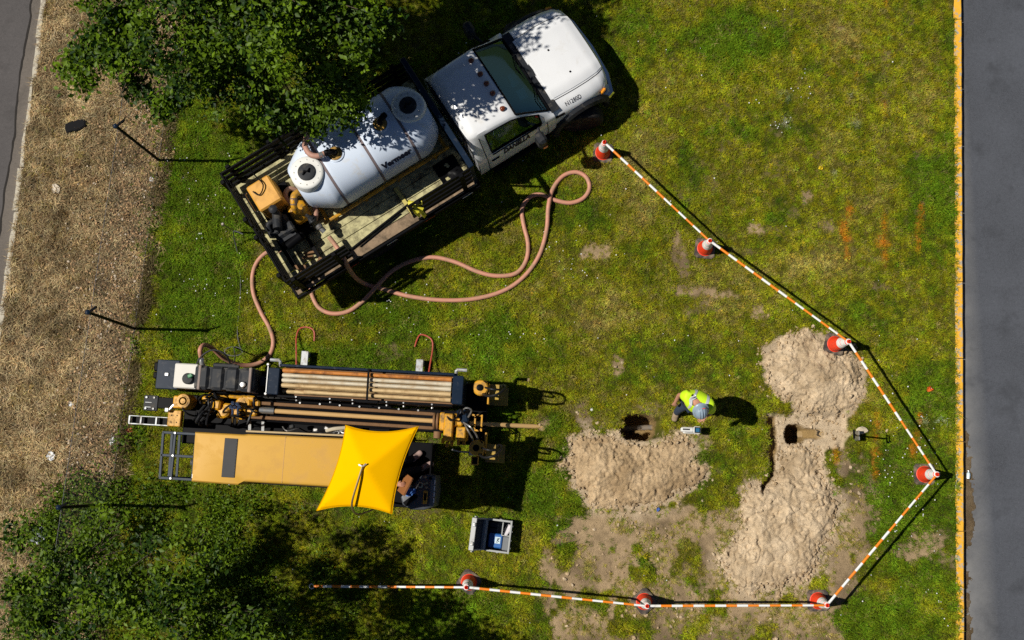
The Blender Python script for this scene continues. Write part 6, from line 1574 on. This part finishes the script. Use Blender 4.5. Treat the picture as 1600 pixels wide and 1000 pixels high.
# woven wire: two families of slanting wires
vs = []; fs = []
y0, y1, z0, z1, st = -4.2, 9.6, .06, 2.06, .075
def wire(ya, za, yb, zb, off):
    r = .0014
    a = Vector((float(fence_x(ya)) + off, ya, za)); b_ = Vector((float(fence_x(yb)) + off, yb, zb))
    o = len(vs); d = (b_ - a).normalized(); u = Vector((1, 0, 0)); w = d.cross(u)
    for q in (a, b_):
        for k in range(3):
            t = k * 2.0944; vs.append(tuple(q + u * math.cos(t) * r + w * math.sin(t) * r))
    for k in range(3): fs.append((o + k, o + (k + 1) % 3, o + 3 + (k + 1) % 3, o + 3 + k))
h = z1 - z0
k = y0 - h
while k < y1:
    ya, yb = max(k, y0), min(k + h, y1)
    if yb > ya:
        wire(ya, z0 + ya - k, yb, z0 + yb - k, .002); wire(ya, z1 - (ya - k), yb, z1 - (yb - k), -.002)
    k += st
me = bpy.data.meshes.new('wire_mesh'); me.from_pydata(vs, [], fs); me.materials.append(pmat('fence_wire', (.10, .10, .11), .5, .3))
o = link('wire_mesh', me, fence); o['kind'] = 'stuff'
for z in (z0, z1):
    mk('tension_wire', MB().tube([(float(fence_x(y)), y, z) for y in (y0, 2.7, y1)], .004, 5), MATS['fence_wire'], fence)

# ================================================================== TREES
def leaf_mat(name, lo, hi, trans):
    m = bpy.data.materials.new(name); m.use_nodes = True; n = m.node_tree; n.nodes.clear()
    out = n.nodes.new('ShaderNodeOutputMaterial'); a = n.nodes.new('ShaderNodeAttribute'); a.attribute_name = 'tint'
    c = mixrgb(n, a.outputs['Fac'], lo, hi)
    d = n.nodes.new('ShaderNodeBsdfPrincipled'); d.inputs['Roughness'].default_value = .5; d.inputs['Specular IOR Level'].default_value = .2
    t = n.nodes.new('ShaderNodeBsdfTranslucent'); n.links.new(c, d.inputs['Base Color']); n.links.new(mixrgb(n, 1.0, c, (1.1, 1.15, .5), 'MULTIPLY'), t.inputs['Color'])
    mx = n.nodes.new('ShaderNodeMixShader'); mx.inputs[0].default_value = trans
    n.links.new(d.outputs[0], mx.inputs[1]); n.links.new(t.outputs[0], mx.inputs[2]); n.links.new(mx.outputs[0], out.inputs[0])
    return m
LEAF = leaf_mat('tree_leaf', (.008, .030, .002), (.145, .240, .006), .25)
LEAF2 = leaf_mat('shrub_leaf', (.010, .034, .002), (.150, .240, .008), .25)
BARK = pmat('bark', (.075, .055, .038), .9, var=.35, vscale=10, bump=.6, bscale=40)

def leaves(centres, normals_up, sizes, tint, rng):
    """folded rhombus leaves: 4 corners, 2 triangles each"""
    n = len(centres)
    th = rng.uniform(0, 2 * np.pi, n)
    nrm = normals_up + rng.normal(0, .60, (n, 3)); nrm /= np.linalg.norm(nrm, axis=1)[:, None]
    d = np.stack([np.cos(th), np.sin(th), rng.normal(-.15, .3, n)], 1)
    d -= nrm * (d * nrm).sum(1)[:, None]; d /= np.linalg.norm(d, axis=1)[:, None]
    s = np.cross(nrm, d)
    L_ = sizes[:, None]
    v = np.stack([centres - d * L_ * .5, centres + s * L_ * .29 + nrm * L_ * .07, centres + d * L_ * .5 - nrm * L_ * .05, centres - s * L_ * .29 + nrm * L_ * .07], 1)
    return v.reshape(-1, 3), np.repeat(tint, 4)
def leaf_mesh(name, v, tint, mat):
    n = len(v) // 4
    i0 = np.arange(n) * 4
    tri = np.stack([i0, i0 + 1, i0 + 2, i0, i0 + 2, i0 + 3], 1).reshape(-1, 3)
    me = bpy.data.meshes.new(name); me.vertices.add(len(v)); me.vertices.foreach_set('co', v.astype(np.float32).ravel())
    me.loops.add(tri.size); me.loops.foreach_set('vertex_index', tri.ravel().astype(np.int32))
    me.polygons.add(len(tri)); me.polygons.foreach_set('loop_start', np.arange(0, tri.size, 3, dtype=np.int32))
    me.update(calc_edges=True)
    at = me.attributes.new('tint', 'FLOAT', 'POINT'); at.data.foreach_set('value', np.clip(tint, 0, 1).astype(np.float32))
    me.materials.append(mat)
    return me

def tree(name, label, base, trunk_r, lobes, per, leaf, seed, mat, group=None, clump=.16, twigs=9, per_clump=75):
    rng = np.random.default_rng(seed)
    base = Vector(base); t = thing(name, label, 'tree', base, 0, group)
    C = [(P(px, py, z) - base, r) for px, py, z, r in lobes]
    mid = sum((c for c, r in C), Vector()) / len(C)
    top = Vector((mid.x * .35, mid.y * .35, max(c.z for c, r in C) * .72))
    tr = catmull([(0, 0, -.1), (top.x * .2 + .03, top.y * .2, top.z * .35), (top.x * .6, top.y * .6, top.z * .7), top], 5)
    trunk = mk('trunk', MB().tube(tr, list(np.linspace(trunk_r, trunk_r * .45, len(tr))), 10), BARK, t, True)
    V = []; TT = []
    for c, r in C:
        k = int(np.clip(len(tr) * (.35 + .5 * min(1, c.z / (top.z + .01))), 2, len(tr) - 1)); s0 = tr[k]
        m1 = s0.lerp(c, .5) + Vector((rng.normal(0, .1), rng.normal(0, .1), .15 * r))
        limb = catmull([s0, m1, c - Vector((0, 0, .15 * r))], 5)
        lr = trunk_r * .38 * min(1, r)
        lo = mk('limb', MB().tube(limb, list(np.linspace(lr, lr * .35, len(limb))), 7), BARK, trunk, True)
        tips_ = []; b = MB()
        nt_ = int(twigs * max(.6, r))
        for q in range(nt_):
            v = rng.normal(0, 1, 3); v /= np.linalg.norm(v); rad = r * rng.uniform(.55, 1.0)
            tip = c + Vector((v[0] * rad, v[1] * rad, v[2] * rad * .62)); s1 = limb[int(rng.integers(len(limb) // 2, len(limb)))]
            md = s1.lerp(tip, .5) + Vector((0, 0, .06)); pth = catmull([s1, md, tip], 3)
            b.tube(pth, list(np.linspace(lr * .3, .005, len(pth))), 5, False); tips_.append((s1, md, tip))
        tw = mk('twigs', b, BARK, trunk, True); tw['kind'] = 'stuff'
        # leaf clumps along the twigs, plus sprays in the lobe shell
        n = int(per * r * r); nc = max(6, int(n / per_clump))
        cc_ = []
        for q in range(nc):
            if rng.random() < .8:
                s1, md, tip = tips_[int(rng.integers(len(tips_)))]; u = rng.uniform(.35, 1.05); pp = md.lerp(tip, (u - .5) * 2) if u > .5 else s1.lerp(md, u * 2)
                pp = np.array(pp)
            else:
                v = rng.normal(0, 1, 3); v /= np.linalg.norm(v); v[2] = abs(v[2]) if rng.random() < .65 else v[2]
                pp = np.array(c) + v * r * np.array([1, 1, .62]) * rng.uniform(.45, 1.02)
            cc_.append(pp)
        cc_ = np.array(cc_)
        pick = rng.integers(0, nc, n)
        off = rng.normal(0, clump * (.6 + .4 * r), (n, 3)) * np.array([1, 1, .55])
        pos = cc_[pick] + off
        tint = np.clip(.06 + .78 * (rng.random(nc) ** 1.3)[pick] + rng.normal(0, .18, n), 0, 1)
        v, tt = leaves(pos, np.tile([[-.15, -.1, .9]], (n, 1)), leaf * rng.uniform(.5, 1.5, n), tint, rng)
        V.append(v); TT.append(tt)
    V = np.concatenate(V); V[:, 2] = np.maximum(V[:, 2], .05)
    link('crown', leaf_mesh('crown', V, np.concatenate(TT), mat), t)
    return t

tree('broadleaf_tree', 'large dark green tree overhanging the truck bed', P(420, -30), .17,
     [(165, 105, 3.2, .62), (118, 92, 3.0, .36), (212, 146, 2.8, .32), (335, 110, 3.7, .85), (425, 165, 3.2, .60), (270, 155, 3.0, .44), (520, 140, 3.4, .62), (553, 178, 3.0, .30), (480, 190, 2.9, .36),
      (300, 15, 4.6, 1.1), (450, 40, 4.7, 1.05), (560, 45, 4.3, .66), (175, 22, 4.0, .55), (290, -95, 4.5, 1.1), (215, -120, 4.4, .85), (400, -60, 4.9, .95), (390, -175, 4.6, 1.1), (350, -150, 5.6, 1.2), (470, -160, 5.4, .9), (540, -230, 5.2, .8)],
     5600, .088, 101, LEAF, clump=.15, twigs=18, per_clump=100)
tree('young_tree', 'leafy young tree in the bottom left corner by the road', P(70, 940), .06,
     [(112, 872, 3.6, .60), (55, 930, 3.2, .70), (196, 925, 3.7, .66), (60, 1005, 3.6, .85), (180, 1018, 3.8, .8), (30, 830, 2.0, .40), (150, 822, 3.0, .36), (180, 835, 3.5, .40)], 2300, .078, 102, LEAF2, 'trees at the bottom left', .14, 12, 80)
tree('young_tree', 'leafy young tree below the drill hood, right of the corner tree', P(290, 950), .07,
     [(305, 895, 3.6, .58), (250, 960, 3.8, .62), (378, 980, 3.6, .52), (320, 1035, 3.8, .85), (240, 855, 3.6, .48), (300, 850, 3.4, .34), (452, 965, 2.4, .20)], 2300, .078, 103, LEAF2, 'trees at the bottom left', .14, 12, 80)
tree('young_tree', 'tree standing below the frame that shades the bottom lawn', P(420, 1100), .12,
     [(330, 1120, 4.0, 1.1), (450, 1090, 3.9, .95), (550, 1120, 3.6, .8), (200, 1120, 3.6, 1.0)], 3800, .08, 104, LEAF2, 'trees at the bottom left', .16, 12, 80)

# ---- weeds and seedlings under the trees and along the fence
def rosette(seed, n, s, h):
    r = np.random.default_rng(seed)
    c = np.stack([r.normal(0, s, n), r.normal(0, s, n), r.uniform(.02, h, n)], 1)
    v, t = leaves(c, np.tile([[0, 0, 1.0]], (n, 1)), r.uniform(.035, .065, n), np.clip(r.normal(.5, .25, n), 0, 1), r)
    return leaf_mesh('weed', v, t, LEAF2)
N_ = 5800
x = RNG.uniform(-10.2, -3.6, N_); y = RNG.uniform(-3.6, 1.6, N_)
wd = np.maximum.reduce([ell(x, y, *q) for q in ((60, 900, 90, 120), (200, 880, 110, 130), (330, 880, 110, 100), (160, 760, 60, 40), (200, 720, 30, 60), (420, 960, 110, 70), (250, 760, 70, 40), (100, 800, 60, 40))])
k = (RNG.random(N_) < wd * sstep(.36, .60, fbm(x, y, 1.6, 3, 77))) & (x > lroad_x(y) + .1)
x, y = x[k], y[k]; n = len(x)
scatter('weeds', [rosette(200 + i, 22, .075, .22) for i in range(5)], np.stack([x, y, ground_z(x, y)], 1), rot_rand(n, .2), RNG.uniform(.6, 1.5, n), np.full((n, 3), 1.0), 'low green weeds and ivy under the bottom left trees', 'weeds')
N_ = 420
y = RNG.uniform(-3.5, 9, N_); x = fence_x(y) + RNG.normal(.10, .12, N_); k = RNG.random(N_) < .7 * sstep(.45, .62, fbm(x * 0, y, 1.3, 3, 78)); x, y = x[k], y[k]; n = len(x)
scatter('fence_weeds', [rosette(220 + i, 12, .05, .16) for i in range(4)], np.stack([x, y, ground_z(x, y)], 1), rot_rand(n, .3), RNG.uniform(.4, 1.1, n), np.full((n, 3), 1.0), 'straggling weeds along the foot of the chain link fence', 'weeds')
